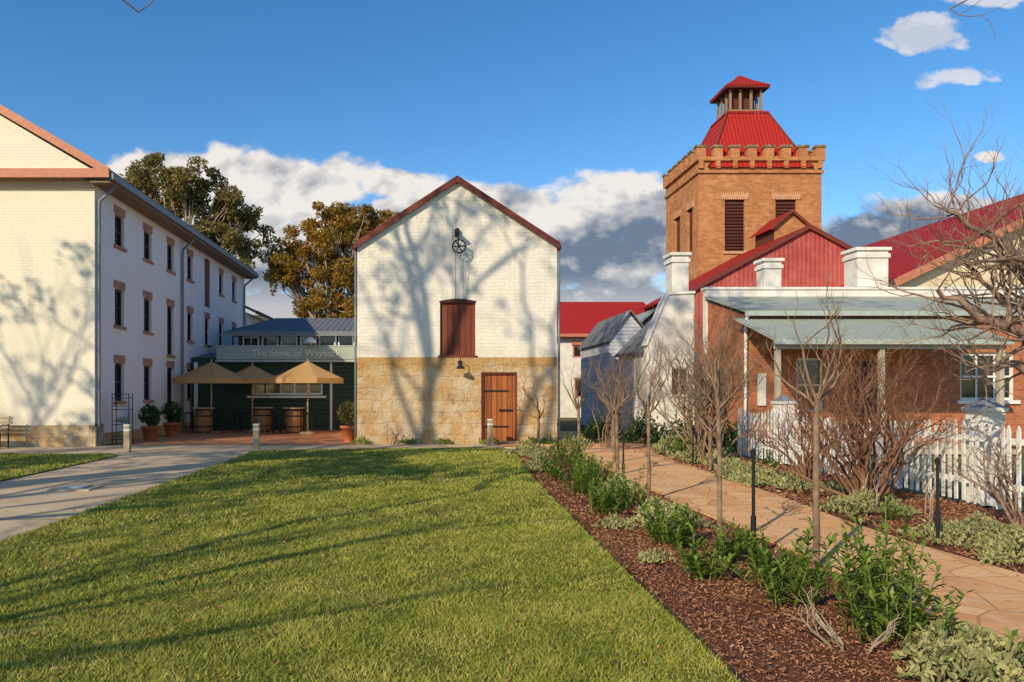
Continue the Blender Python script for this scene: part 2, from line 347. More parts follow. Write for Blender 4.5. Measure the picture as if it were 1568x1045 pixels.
def inside(pts,X,Y):
    r=np.zeros(len(X),bool); n=len(pts)
    for i in range(n):
        x1,y1=pts[i]; x2,y2=pts[(i+1)%n]
        if y1==y2: continue
        c=((Y>min(y1,y2))&(Y<=max(y1,y2)))&(X<(Y-y1)/(y2-y1)*(x2-x1)+x1); r^=c
    return r
def blades(pts,x0,x1,y0,y1,dens,h,w):
    n=int((x1-x0)*(y1-y0)*dens); X=rng.uniform(x0,x1,n); Y=rng.uniform(y0,y1,n)
    k=inside(pts,X,Y); X=X[k];Y=Y[k]; n=len(X)
    pn=np.sin(X*5.1+Y*2.3)+np.sin(X*2.7-Y*6.1+1)+np.sin(X*9.3+Y*8.1)*.7+rng.normal(0,.6,n)
    a=rng.uniform(0,2*np.pi,n); hh=h*rng.uniform(.4,1.2,n)*(1+.2*pn); ww=w*rng.uniform(.7,1.3,n); le=rng.normal(0,.9,(n,2))*hh[:,None]
    dx=np.cos(a)*ww/2; dy=np.sin(a)*ww/2
    z=np.full(n,.018)
    A=np.stack([np.stack([X-dx,Y-dy,z],1),np.stack([X+dx,Y+dy,z],1),np.stack([X+le[:,0],Y+le[:,1],z+np.maximum(hh,.005)],1)],1)
    return A
G=[blades(lawn_pts,-3.7,1.85,3.6,6,8000,.033,.0075),blades(lawn_pts,-4.6,1.95,6,9,4200,.035,.010),blades(lawn_pts,-4.6,2.1,9,13,2000,.038,.015),blades(lawn_pts,-4.6,2.5,13,21.4,900,.04,.022)]
npput(np.concatenate(G),'lawn_grass',grass_blade)
npput(blades(left_lawn,-12,-7.6,12,19.3,900,.042,.022),'side_lawn_grass',grass_blade)
def chips(n,x0,x1,y0,y1,s,zr=(-.01,.03)):
    X=rng.uniform(x0,x1,n);Y=rng.uniform(y0,y1,n);Z=rng.uniform(*zr,n)
    a=rng.normal(size=(n,3)); a[:,2]*=.4; a/=np.linalg.norm(a,axis=1)[:,None]
    b=rng.normal(size=(n,3)); b[:,2]*=.5; b-=a*(a*b).sum(1)[:,None]; b/=np.linalg.norm(b,axis=1)[:,None]
    l=s*rng.uniform(.5,1.5,n)[:,None]; w=l*rng.uniform(.2,.45,n)[:,None]
    c=np.stack([X,Y,Z],1)
    return np.stack([c-a*l-b*w,c+a*l-b*w,c+a*l+b*w,c-a*l+b*w],1)
npput(np.concatenate([chips(24000,1.82,3.72,3.5,9,.010,(-.012,.02)),chips(11000,1.95,3.8,9,20,.018,(-.012,.02)),chips(14000,5.4,7.85,6,12,.016,(-.012,.02)),chips(6000,5.6,7.85,12,22,.026)]),'mulch_chips',chip_mat)
npput(np.concatenate([chips(1500,-4.5,1.8,3.6,12,.013,(.035,.05)),chips(220,3.7,5.4,4,12,.016,(.016,.02)),chips(700,-4.5,2,12,21,.018,(.04,.055)),chips(120,-7.5,-4.6,8,20,.02,(0,.01)),chips(80,-9,-2.2,23,29,.03,(.01,.02))]),'fallen_leaves',chip_mat)

# ------------------------------------------------------------------ barn
bn=empty('whitewashed_barn',(1,23.14,0)); X0,X1,Y0,Y1=-2.07,4.08,23.14,31
ZE,ZA=6.12,8.12; xm=(X0+X1)/2
w=MB(); hatch=(.48,1.57,2.72,4.40); door=(1.75,2.86,0,2.2)
wallface(w,'y',Y0,1,X0,X1,2.66,ZE,[hatch],.2)
w.poly([(X0,Y0,ZE),(X1,Y0,ZE),(xm,Y0,ZA)])
w.poly([(X0,Y0,0),(X0,Y1,0),(X0,Y1,ZE),(X0,Y0,ZE)]); w.poly([(X1,Y0,0),(X1,Y1,0),(X1,Y1,ZE),(X1,Y0,ZE)])
w.poly([(X0,Y1,0),(X1,Y1,0),(X1,Y1,ZE),(xm,Y1,ZA),(X0,Y1,ZE)])
put(w,'walls',white_brick,bn)
w=MB(); wallface(w,'y',Y0-.03,1,X0-.005,X1+.005,0,2.64,[door],.22)
w.poly([(X0-.005,Y0-.03,2.64),(X1+.005,Y0-.03,2.64),(X1+.005,Y0+.001,2.67),(X0-.005,Y0+.001,2.67)])
put(w,'sandstone_base',sandstone,bn)
w=MB(); w.box(X0-.03,Y0-.09,0,1.68,Y0-.032,.2); w.box(2.93,Y0-.09,0,X1+.03,Y0-.032,.2); w.box(1.7,Y0-.16,0,2.9,Y0-.034,.09); put(w,'plinth',sandstone,bn)
w=MB(); w.box(1.82,Y0+.09,.02,2.79,Y0+.15,2.14); put(w,'door_leaf',door_wood,bn)
w=MB(); w.box(1.753,Y0+.02,.02,1.82,Y0+.16,2.198); w.box(2.79,Y0+.02,.02,2.857,Y0+.16,2.198); w.box(1.82,Y0+.02,2.14,2.79,Y0+.16,2.198); put(w,'door_frame',trim_red,bn)
w=MB(); w.box(1.84,Y0+.07,.5,2.6,Y0+.089,.55); w.box(1.84,Y0+.07,1.6,2.6,Y0+.089,1.65); w.box(2.3,Y0+.05,1.0,2.72,Y0+.089,1.06); put(w,'door_ironwork',dark_metal,bn)
w=MB(); w.box(.484,Y0+.08,2.724,1.566,Y0+.14,4.396); put(w,'hatch_doors',shutter,bn)
w=MB(); w.box(.42,Y0-.04,2.66,1.63,Y0+.19,2.72); put(w,'hatch_sill',trim_red,bn)
w=MB(); pts=[(.46+ i*(1.13/8),Y0-.02,4.40+.07*math.sin(math.pi*i/8)) for i in range(9)]
w.prism([(1.59,Y0-.02,4.35),(.46,Y0-.02,4.35)]+pts,(0,.05,0)); put(w,'hatch_lintel',sash,bn)
def gable_roof(par,x0,x1,y0,y1,ze,za,mat,th=.1,ov=.2,oy=.2,name='roof'):
    xm=(x0+x1)/2; k=(za-ze)/(xm-x0)
    r=MB()
    L=[(x0-ov,y0-oy,ze-k*ov),(xm,y0-oy,za),(xm,y0-oy,za+th),(x0-ov,y0-oy,ze-k*ov+th)]
    R=[(x1+ov,y0-oy,ze-k*ov),(xm,y0-oy,za),(xm,y0-oy,za+th),(x1+ov,y0-oy,ze-k*ov+th)]
    r.prism(L,(0,y1-y0+2*oy,0)); r.prism(R,(0,y1-y0+2*oy,0)); put(r,name,mat,par)
def barge(par,x0,x1,y,ze,za,mat,h=.18,ov=.2,th=.04,name='bargeboards',up=.11):
    xm=(x0+x1)/2; k=(za-ze)/(xm-x0); r=MB()
    for sx in(x0-ov,x1+ov):
        r.prism([(sx,y,ze-k*ov+up-h),(xm,y,za+up-h),(xm,y,za+up),(sx,y,ze-k*ov+up)],(0,-th,0))
    put(r,name,mat,par)
gable_roof(bn,X0,X1,Y0,Y1,ZE,ZA,grey_corr_y,.08,.06,.1)
barge(bn,X0,X1,Y0-.103,ZE,ZA,trim_red,.19,.08,.05)
w=MB(); w.box(X0-.12,Y0-.1,5.98,X0-.02,Y1,6.1); w.box(X1+.02,Y0-.1,5.98,X1+.12,Y1,6.1); put(w,'gutters',trim_red,bn)
w=MB(); w.tube((X1+.07,Y0+.05,0),(X1+.07,Y0+.05,6),.04); w.tube((X0-.06,Y0+.05,0),(X0-.06,Y0+.05,6),.035); put(w,'downpipes',pipe_grey,bn,True)
def ring(mb,c,r,rr,n=18):
    P=[]
    for i in range(n+1):
        t=2*math.pi*i/n; P.append((c[0]+r*math.cos(t),c[1],c[2]+r*math.sin(t)))
    mb.pipe(P,[rr]*(n+1),6)
w=MB(); c=(1.05,Y0-.32,6.02); ring(w,c,.2,.022)
for i in range(6):
    a=math.pi*i/3; w.tube(c,(c[0]+.2*math.cos(a),c[1],c[2]+.2*math.sin(a)),.014)
w.tube((c[0],c[1]-.06,c[2]),(c[0],c[1]+.06,c[2]),.04)
w.tube((1.0,Y0,6.5),(1.0,Y0-.5,6.5),.05); w.box(.93,Y0-.12,6.38,1.07,Y0-.0,6.6)
w.tube((1.03,Y0-.32,6.5),(1.03,Y0-.32,6.02),.025); w.tube((1.0,Y0-.5,6.5),(1.05,Y0-.02,6.1),.02)
put(w,'hoist_wheel',dark_metal,bn)
w=MB(); w.tube((.95,Y0-.3,5.9),(.95,Y0-.15,4.45),.008); w.tube((1.18,Y0-.3,5.9),(1.18,Y0-.15,4.45),.008); put(w,'hoist_ropes',pipe_grey,bn)
w=MB(); w.tube((1.09,Y0-.03,2.5),(1.09,Y0-.4,2.62),.012); w.tube((1.09,Y0-.4,2.62),(1.09,Y0-.4,2.45),.012); w.lathe(1.09,Y0-.4,[(.14,2.3),(.1,2.37),(.03,2.42),(.02,2.47)],14); w.box(1.03,Y0-.06,2.44,1.15,Y0-.03,2.56); put(w,'barn_lamp',dark_metal,bn)

# ------------------------------------------------------------------ left 3-storey building
lb=empty('white_three_storey_mill',(-14,30,0)); xw=-9.69; yf=22.06; yb=40.4; zt=7.69; xl=-21.7; xr=xw
ks=.58; xmid=(xl+xr)/2
w=MB()
w.poly([(xl,yf,.62),(xr,yf,.62),(xr,yf,zt),(xl,yf,zt)])
w.poly([(xl,yf,zt),(xr,yf,zt),(xmid,yf,zt+ks*(xr-xmid))])
put(w,'front_gable_wall',gable_sun_tint,lb)
w=MB(); w.box(xl-.05,yf-.05,0,xr+.05,yf+.5,.62); w.box(xr-.4,yf+.5,0,xr+.03,yb,.35); put(w,'sandstone_plinth',sandstone,lb)
ds=[23.86,26.3,28.65,31.05,33.5,35.8,38.2]
holes=[]
for i,d in enumerate(ds):
    for r,(a,b) in enumerate(((1.3,2.5),(3.68,4.85),(6.2,7.2))):
        if r==1 and i==2: a=2.98
        if r==2 and i==4: continue
        if r==0 and i==2: a=.4
        if r==0 and i in(4,6): continue
        holes.append((d-.36,d+.36,a,b,r)); 
w=MB(); H=[h[:4] for h in holes]+[(33.1,33.95,5.35,7.5)]
wallface(w,'x',xw,-1,yf,yb,.35,zt,H,.18)
w.poly([(xw,yf,.3),(xw,yf+.55,.3),(xw,yf+.55,.66),(xw,yf,.66)])
w.poly([(xl,yb,0),(xr,yb,0),(xr,yb,zt),(xmid,yb,zt+ks*(xr-xmid)),(xl,yb,zt)])
put(w,'side_wall',side_shade_tint,lb)
w=MB(); 
for h in holes:
    wbox(w,'x',xw,-1,h[0]-.1,h[1]+.1,-.006,.1,h[3]+.002,h[3]+.26)
put(w,'brick_lintels',orange_brick,lb)
w=MB()
for h in holes:
    wbox(w,'x',xw,-1,h[0]-.1,h[1]+.1,-.06,.12,h[2]-.09,h[2]+.002)
put(w,'brick_sills',orange_brick,lb)
for h in holes: window(lb,'x',xw,-1,h[0],h[1],h[2]+.003,h[3]-.003,.15,sash,2,2,.07)
w=MB(); wbox(w,'x',xw,-1,33.12,33.93,.03,.08,5.37,7.48); put(w,'loading_door',shutter_y,lb)
ov=.6
r=MB(); k=ks
r.prism([(xr+ov,yf-.35,zt+.25),(xmid,yf-.35,zt+.25+k*(xr+ov-xmid)),(xmid,yf-.35,zt+.35+k*(xr+ov-xmid)),(xr+ov,yf-.35,zt+.35)],(0,yb-yf+.8,0))
r.prism([(xl-ov,yf-.35,zt+.25),(xmid,yf-.35,zt+.25+k*(xr+ov-xmid)),(xmid,yf-.35,zt+.35+k*(xr+ov-xmid)),(xl-ov,yf-.35,zt+.35)],(0,yb-yf+.8,0))
put(r,'roof',grey_corr_y,lb)
r=MB(); 
r.prism([(xr+ov,yf-.353,zt+.12),(xmid,yf-.353,zt+.12+k*(xr+ov-xmid)),(xmid,yf-.353,zt+.38+k*(xr+ov-xmid)),(xr+ov,yf-.353,zt+.38)],(0,-.05,0))
r.prism([(xr+ov,yf-.42,zt+.1),(xl-ov,yf-.42,zt+.1),(xl-ov,yf-.42,zt+.36),(xr+ov-.02,yf-.42,zt+.36)],(0,.06,0))
put(r,'terracotta_fascia',trim_terra,lb)
r=MB(); r.box(xl,yf-.35,zt+.3,xr+.02,yf-.003,zt+.36); r.box(xl,yf-.1,zt-.1,xr+.02,yf-.003,zt+.09); put(r,'cornice',M_plain('cornice_paint',(.62,.5,.36),.7),lb)
r=MB(); r.poly([(xl+.2,yf-.3,zt+.36),(xr+.05,yf-.3,zt+.36),(xmid,yf-.3,zt+.1+k*(xr+ov-xmid))]); put(r,'gable_pediment',gable_sun_tint,lb)
r=MB(); r.box(xr+.002,yf-.3,zt-.02,xr+ov-.02,yb+.3,zt+.05); put(r,'soffit',soffit,lb)
r=MB(); r.box(xr+ov-.02,yf-.35,zt+.06,xr+ov+.1,yb+.4,zt+.24); put(r,'gutter',pipe_grey,lb)
r=MB(); r.box(xr+ov-.04,yf-.3,zt+.0,xr+ov-.021,yb+.4,zt+.24); put(r,'side_fascia',trim_terra,lb)
r=MB()
for yy in(yf+.12,29.85,40.1):
    r.pipe([(xr+.55,yy,zt+.1),(xr+.5,yy,zt-.1),(xr+.1,yy,zt-.45),(xr+.08,yy,zt-.7),(xr+.08,yy,.1)],[.05]*5,8)
put(r,'downpipes',pipe_grey,lb,True)
rw=empty('rear_wing',(-13,43,0)); w=MB(); w.box(-18,40.45,0,-9.6,47,5.85); put(w,'walls',white_render,rw)
w=MB(); w.prism([(-9.1,40.5,5.8),(-14,40.5,8.2),(-14,40.5,8.3),(-9.1,40.5,5.95)],(0,6.8,0)); put(w,'roof',grey_corr_y,rw)
w=MB(); w.box(-9.1,40.5,5.78,-8.98,47.3,5.93); put(w,'gutter',dark_metal,rw)
gb=empty('garden_bench',(-12.6,21.3,0)); w=MB(); q=-.72
for i in range(4): w.box(-12.6+q,21.15+i*.11,.43,-11.15+q,21.24+i*.11,.46)
for i in range(3): w.box(-12.6+q,21.62,.56+i*.12,-11.15+q,21.65,.64+i*.12)
put(w,'slats',timber_post,gb); w=MB()
for x in(-12.5+q,-11.25+q):
    w.pipe([(x,21.15,0),(x,21.2,.42)],[.02,.02],6); w.pipe([(x,21.6,0),(x,21.6,.45),(x,21.68,.9)],[.02]*3,6); w.pipe([(x,21.6,.64),(x,21.3,.66),(x,21.13,.6),(x,21.15,.45)],[.018]*4,6)
put(w,'iron_legs',dark_metal,gb)

# ------------------------------------------------------------------ green cafe
cf=empty('green_weatherboard_cafe',(-5.5,31,0))
w=MB(); yc=31.0
wallface(w,'y',yc,1,-9.6,-2.1,0,3.0,[(-7.1,-4.2,1.45,2.1)],.1); put(w,'front_wall',green_board,cf)
window(cf,'y',yc,1,-7.1,-4.2,1.452,2.098,.1,white_paint,5,1,.08)
w=MB(); w.box(-7.3,yc-.16,1.33,-4.05,yc-.002,1.42); w.box(-9.5,yc-.06,0,-9.35,yc-.004,2.8); w.box(-3.9,yc-.03,.0,-3.8,yc-.004,2.85); put(w,'server_shelf_and_trim',white_paint,cf)
w=MB(); w.box(-8.45,yc-.5,2.9,-2.1,yc-.42,3.42); put(w,'sign_band',sign_mat,cf)
w=MB(); w.box(-8.5,yc-.5,2.80,-2.1,yc-.1,2.88); w.box(-8.5,yc-.52,3.43,-2.1,yc-.38,3.47)
put(w,'sign_frame',M_plain('sign_frame_paint',(.45,.5,.46),.5),cf)
w=MB()
for i in range(10): w.box(-8.45+i*.69,yc-.47,3.47,-8.41+i*.69,yc-.43,3.86)
w.box(-8.45,yc-.47,3.86,-2.1,yc-.43,3.91); put(w,'deck_railing',pipe_grey,cf)
def text(par,s,x,z,y,size,mat,name):
    cu=bpy.data.curves.new(name,'FONT'); cu.body=s; cu.size=size; cu.extrude=.004
    ob=bpy.data.objects.new(name,cu); COL.objects.link(ob); ob.rotation_euler=(math.pi/2,0,0); ob.location=(x,y,z)
    cu.materials.append(mat); ob.parent=par; ob.matrix_parent_inverse=Matrix.Translation(-Vector(par.location))
letter=M_plain('sign_lettering',(.85,.82,.66),.6)
text(cf,'The home of',-7.0,3.03,yc-.54,.38,letter,'sign_text'); text(cf,'Wayback',-4.85,3.03,yc-.54,.38,letter,'sign_text_name')
w=MB(); w.box(-8.3,33.5,0,-2.1,40,4.15); put(w,'rear_walls',green_board,cf)
for i in range(7): window(cf,'y',33.42,1,-8.1+i*.85,-7.35+i*.85,3.45,4.05,.07,white_paint,1,1,.07)
w=MB(); w.add([(-8.8,33.1,4.15),(-1.9,33.1,4.15),(-1.9,37.5,5.15),(-7.4,37.5,5.15),(-8.8,33.1,4.25),(-1.9,33.1,4.25),(-1.9,37.5,5.25),(-7.4,37.5,5.25),(-8.8,41.5,4.15),(-8.8,41.5,4.25)],[(0,1,2,3),(4,5,6,7),(0,1,5,4),(4,7,9),(0,3,8)]); put(w,'rear_roof',dark_corr,cf)
w=MB(); w.box(-8.85,33.0,4.08,-1.9,33.1,4.24); put(w,'rear_gutter',pipe_grey,cf)
w=MB(); w.add([(-9.6,yc+.05,3.0),(-2.1,yc+.05,3.0),(-2.1,33.5,3.3),(-9.6,33.5,3.3)],[(0,1,2,3)]); put(w,'link_roof',dark_corr,cf)
w=MB(); w.tube((-4.6,yc-.7,3.52),(-4.6,yc-.7,3.75),.02); w.lathe(-4.6,yc-.7,[(.26,3.55),(.2,3.68),(.05,3.78)],12); w.box(-4.63,yc-.7,3.5,-4.57,yc-.4,3.54); put(w,'sign_lamp',white_paint,cf)

# ------------------------------------------------------------------ terrace furniture
def umbrella(x,y,R=1.35,h=2.75,rim=2.15):
    p=empty('market_umbrella',(x,y,0)); n=8
    c=MB(); top=(x,y,h); rp=[(x+R*math.cos(2*math.pi*(i+.5)/n),y+R*math.sin(2*math.pi*(i+.5)/n),rim) for i in range(n)]
    mp=[(x+R*.5*math.cos(2*math.pi*(i+.5)/n),y+R*.5*math.sin(2*math.pi*(i+.5)/n),rim+(h-rim)*.47) for i in range(n)]
    for i in range(n):
        j=(i+1)%n; c.poly([top,mp[i],mp[j]]); c.poly([mp[i],rp[i],rp[j],mp[j]])
        a,b=rp[i],rp[j]; c.poly([a,b,(b[0],b[1],rim-.19),(a[0],a[1],rim-.19)])
    put(c,'canopy',canvas,p)
    q=MB(); q.tube((x,y,.05),(x,y,h+.08),.03,n=10)
    for i in range(n): q.tube((x,y,rim-.05),tuple(rp[i][k]*.5+(x,y,rim+.35)[k]*.5 for k in range(3)),.01)
    q.lathe(x,y,[(.3,.01),(.3,.07),(.05,.1)],16); put(q,'pole_and_base',timber_post,p)
umbrella(-8.2,28.9,1.42,2.75,2.1); umbrella(-4.4,28.3,1.40,2.75,2.1); umbrella(-6.85,29.9,1.2,2.65,2.1)
def barrel(x,y,h=.95,r=.35):
    p=empty('wine_barrel_table',(x,y,0)); m=MB()
    pr=[(r*(.82+.18*math.sin(math.pi*i/8)),h*i/8) for i in range(9)]; m.lathe(x,y,pr,20); put(m,'staves',barrel_wood,p,True)
    m=MB()
    for z in(.05,.25,.65,.88):
        rr=r*(.82+.18*math.sin(math.pi*z/h))+.006; m.lathe(x,y,[(rr,z),(rr+.003,z+.05)],20)
    put(m,'hoops',dark_metal,p); m=MB(); m.lathe(x,y,[(.42,h),(.42,h+.04)],20); put(m,'top',timber_post,p)
for x,y in((-8.4,28.5),(-6.3,29.2),(-4.95,28.5)): barrel(x,y)
def stool(x,y,h=.76):
    p=empty('bar_stool',(x,y,0)); m=MB()
    for a in range(4):
        t=math.pi/4+a*math.pi/2; m.tube((x+.2*math.cos(t),y+.2*math.sin(t),.01),(x+.13*math.cos(t),y+.13*math.sin(t),h),.014)
        t2=t+math.pi/2; m.tube((x+.18*math.cos(t),y+.18*math.sin(t),.25),(x+.18*math.cos(t2),y+.18*math.sin(t2),.25),.01)
    put(m,'legs',dark_metal,p); m=MB(); m.lathe(x,y,[(.17,h),(.18,h+.02),(.17,h+.045)],14); put(m,'seat',dark_metal,p)
for x,y in((-9.0,28.6),(-7.8,28.4),(-7.0,29.2),(-5.75,29.2),(-5.55,28.3),(-4.35,28.3),(-7.4,29.7)): stool(x,y)
def leafball(c,r,n,size,flat=1.0):
    d=rng.normal(size=(n,3)); d/=np.linalg.norm(d,axis=1)[:,None]; rad=rng.uniform(.35,1,n)**.6
    c=np.array(c)+d*rad[:,None]*np.array(r); 
    a=rng.normal(size=(n,3))+d*.5; a/=np.linalg.norm(a,axis=1)[:,None]
    b=rng.normal(size=(n,3)); b-=a*(a*b).sum(1)[:,None]; b/=np.linalg.norm(b,axis=1)[:,None]
    l=size*rng.uniform(.6,1.3,n)[:,None]; w=l*.4
    return np.stack([c-a*l*.5,c+b*w*.5,c+a*l*.5,c-b*w*.5],1)
def potplant(x,y,s=1,mat=leaf_dark):
    p=empty('potted_shrub',(x,y,0)); m=MB(); m.lathe(x,y,[(.17*s,.0),(.25*s,.4*s),(.28*s,.4*s),(.28*s,.47*s),(.22*s,.46*s)],20); put(m,'pot',terracotta,p,True)
    m=MB(); m.tube((x,y,.4*s),(x,y,.75*s),.02); put(m,'stem',bark_grey,p)
    npput(np.concatenate([leafball((x,y,.85*s),(.36*s,.36*s,.34*s),700,.12),leafball((x+.15*s,y-.1,.65*s),(.22*s,.22*s,.2*s),250,.12)]),'foliage',mat,p)
potplant(-9.0,24.6,1.0); potplant(-8.95,26.6,1.05); potplant(-2.38,23.9,1.1,M_leaf('pot_leaf',[(.09,.12,.02),(.22,.19,.04),(.36,.26,.07)]))
def bollard(x,y,h=.72):
    p=empty('timber_bollard',(x,y,0)); m=MB(); s=.075
    m.box(x-s,y-s,0,x+s,y+s,h-.02); put(m,'post',timber_post,p)
    m=MB(); m.prism([(x-s-.005,y-s-.005,h-.019),(x+s+.005,y-s-.005,h-.019),(x+s+.005,y+s+.005,h-.019),(x-s-.005,y+s+.005,h-.019)],(0,0,.03)); m.box(x-s-.004,y-s-.004,h-.16,x+s+.004,y+s+.004,h-.12); put(m,'cap_and_band',white_paint,p)
bollard(-7.95,20.1); bollard(-4.6,20.55); bollard(1.95,22.3,.78)
pr=empty('metal_plant_rack',(-9.2,22.9,0)); m=MB()
for a in(-.25,.25):
    for b in(-.15,.15): m.tube((-9.15+a,22.75+b,0),(-9.15+a,22.75+b,1.55),.014)
for z in(.15,.6,1.05,1.4): 
    m.box(-9.4,22.6,z,-8.9,22.9,z+.02); m.tube((-9.4,22.6,z+.12),(-8.9,22.6,z+.12),.01)
put(m,'frame',dark_metal,pr)
npput(np.concatenate([leafball((-9.15,22.75,.75),(.18,.1,.1),80,.08),leafball((-9.2,22.75,.3),(.18,.1,.1),80,.08)]),'plants',leaf_green,pr)

# ------------------------------------------------------------------ tower
tw=empty('brick_battlement_tower',(17.8,42.5,0)); tx0,tx1,ty0,ty1=14.6,21.15,40,45.4; zt2=14.05
w=MB(); H=[(16.0,17.05,9.05,11.8),(18.7,19.8,9.05,11.8)]
wallface(w,'y',ty0,1,tx0,tx1,0,zt2,H,.25)
H2=[(40.9,41.7,9.2,11.6),(42.9,43.8,9.2,11.6)]
wallface(w,'x',tx0,1,ty0,ty1,0,zt2,H2,.25)
w.poly([(tx1,ty0,0),(tx1,ty1,0),(tx1,ty1,zt2),(tx1,ty0,zt2)]); w.poly([(tx0,ty1,0),(tx1,ty1,0),(tx1,ty1,zt2),(tx0,ty1,zt2)])
w.poly([(tx0,ty0,13.4),(tx1,ty0,13.4),(tx1,ty1,13.4),(tx0,ty1,13.4)]); put(w,'walls',red_brick,tw)
w=MB()
for a in H: wbox(w,'y',ty0,1,a[0]+.01,a[1]-.01,.12,.18,a[2]+.01,a[3]-.01)
for a in H2: wbox(w,'x',tx0,1,a[0]+.01,a[1]-.01,.12,.18,a[2]+.01,a[3]-.01)
put(w,'louvred_shutters',louvre,tw)
w=MB()
for a in H: 
    z=a[2]+.12
    while z<a[3]-.1: w.box(a[0]+.05,ty0+.04,z,a[1]-.05,ty0+.11,z+.05); z+=.17
put(w,'louvre_blades',sash,tw)
w=MB()
for a in H: w.box(a[0]-.2,ty0-.05,a[3],a[1]+.2,ty0+.1,a[3]+.35); w.box(a[0]-.12,ty0-.08,a[2]-.15,a[1]+.12,ty0+.1,a[2]-.002)
for a in H2: w.box(tx0-.05,a[0]-.15,a[3],tx0+.1,a[1]+.15,a[3]+.35)
put(w,'lintels',M_brick('orange_arch_brick',(.66,.28,.11),(.52,.18,.08),(.6,.45,.3),w=.12,h=.5,ms=.02,stain=.2),tw)
w=MB(); cap=MB()
w.box(tx0-.1,ty0-.1,zt2-.85,tx1+.1,ty0-.002,zt2-.7); w.box(tx0-.1,ty0-.002,zt2-.85,tx0-.002,ty1,zt2-.7)
w.box(tx0-.14,ty0-.14,zt2-.2,tx1+.14,ty0+.25,zt2+.0); w.box(tx0-.14,ty0+.25,zt2-.2,tx0+.25,ty1+.1,zt2); w.box(tx1-.25,ty0+.25,zt2-.2,tx1+.14,ty1+.1,zt2); w.box(tx0+.25,ty1-.25,zt2-.2,tx1-.25,ty1+.12,zt2)
n=8; mw=.48; L=tx1-tx0+.28
for i in range(n):
    x=tx0-.14+i*(L-mw)/(n-1)
    for yy in(ty0-.12,ty1-.2):
        w.box(x,yy,zt2,x+mw,yy+.34,zt2+.5); cap.box(x-.05,yy-.05,zt2+.5,x+mw+.05,yy+.39,zt2+.62)
    w.box(x+.12,ty0-.13,zt2-.6,x+mw-.12,ty0-.002,zt2-.2)
n=7; L=ty1-ty0
for i in range(1,n-1):
    y=ty0-.12+i*(L-.3)/(n-1)
    for xx in(tx0-.12,tx1-.22): w.box(xx,y,zt2,xx+.34,y+mw,zt2+.5); cap.box(xx-.05,y-.05,zt2+.5,xx+.39,y+mw+.05,zt2+.62)
put(w,'battlements',red_brick,tw); put(cap,'merlon_caps',M_noise('lichen_caps',(.34,.26,.14),(.08,.07,.05),5,.95,.3),tw)
cx,cy=17.85,42.6
def pyr(mb,levels):
    o=len(mb.v)
    for h,z in levels: mb.v+=[(cx-h,cy-h,z),(cx+h,cy-h,z),(cx+h,cy+h,z),(cx-h,cy+h,z)]
    for i in range(len(levels)-1):
        for k in range(4): mb.f.append((o+4*i+k,o+4*i+(k+1)%4,o+4*i+4+(k+1)%4,o+4*i+4+k))
w=MB(); pyr(w,[(2.75,13.5),(1.98,15.05),(1.12,16.95)]); put(w,'pyramid_roof',M_corr('red_roof_tower',(.46,.030,.022),0,.2),tw)
w=MB(); pyr(w,[(1.18,16.95),(1.18,17.05),(.95,17.06)]); pyr(w,[(1.2,18.4),(1.24,18.5),(.6,18.98),(.03,19.5)]); put(w,'cupola_roof',M_corr('red_cupola',(.38,.03,.022),0,.2),tw)
w=MB()
for a in(-.85,-.3,.3,.85):
    for b in(-.85,.85):
        w.box(cx+a-.06,cy+b-.06,17.05,cx+a+.06,cy+b+.06,18.42)
        if abs(a)<.5: w.box(cx+b-.06,cy+a-.06,17.05,cx+b+.06,cy+a+.06,18.42)
w.box(cx-.95,cy-.95,17.06,cx+.95,cy-.88,17.22); w.box(cx-.95,cy-.875,17.06,cx-.88,cy+.95,17.22)
put(w,'cupola_posts',M_plain('cupola_timber',(.30,.20,.12),.8),tw)
w=MB(); w.box(cx-.6,cy-.6,17.05,cx+.6,cy+.6,18.4); w.box(cx-1.2,cy-1.2,18.35,cx+1.2,cy+1.2,18.398); put(w,'cupola_core',louvre,tw)
w=MB()
for a,b in [(-1,-1),(1,-1),(1,1),(-1,1)]: w.pipe([(cx+a*2.77,cy+b*2.77,13.5),(cx+a*2.0,cy+b*2.0,15.07),(cx+a*1.14,cy+b*1.14,16.97)],[.06]*3,6)
put(w,'roof_hips',trim_red,tw)

# ------------------------------------------------------------------ red gable shed
rs=empty('red_corrugated_shed',(16.3,36,0)); a0,a1,b0,b1=11.56,21.15,32,39.5
w=MB(); w.poly([(a0,b0,0),(a1,b0,0),(a1,b0,6.0),(16.35,b0,8.6),(a0,b0,6.0)]); put(w,'gable_wall',pink_corr,rs)
w=MB(); w.poly([(a0,b0,0),(a0,b1,0),(a0,b1,6),(a0,b0,6)]); w.poly([(a0,b1,0),(a1,b1,0),(a1,b1,6),(16.35,b1,8.6),(a0,b1,6)]); w.poly([(a1,b0,0),(a1,b1,0),(a1,b1,6),(a1,b0,6)]); put(w,'side_walls',red_brick,rs)
gable_roof(rs,a0,a1,b0,b1,6.0,8.6,red_corr_y,.08,.3,.1); barge(rs,a0,a1,b0-.11,6.0,8.6,trim_red,.2,.3)
dm=empty('louvred_roof_vent',(17,35,0)); w=MB()
w.poly([(16.3,35,7.5),(17.84,35,7.5),(17.84,35,9.35),(17.07,35,9.95),(16.3,35,9.3)]); w.poly([(17.84,35,7.5),(17.84,37,7.5),(17.84,37,9.3),(17.84,35,9.3)]); put(w,'brick_gable',red_brick,dm)
w=MB(); w.box(16.3,35.02,7.5,16.4,37,9.28); put(w,'louvres',louvre,dm)
gable_roof(dm,16.3,17.84,35,37,9.3,9.95,red_corr_y,.07,.2,.15); barge(dm,16.3,17.84,34.84,9.3,9.95,trim_red,.16,.2)

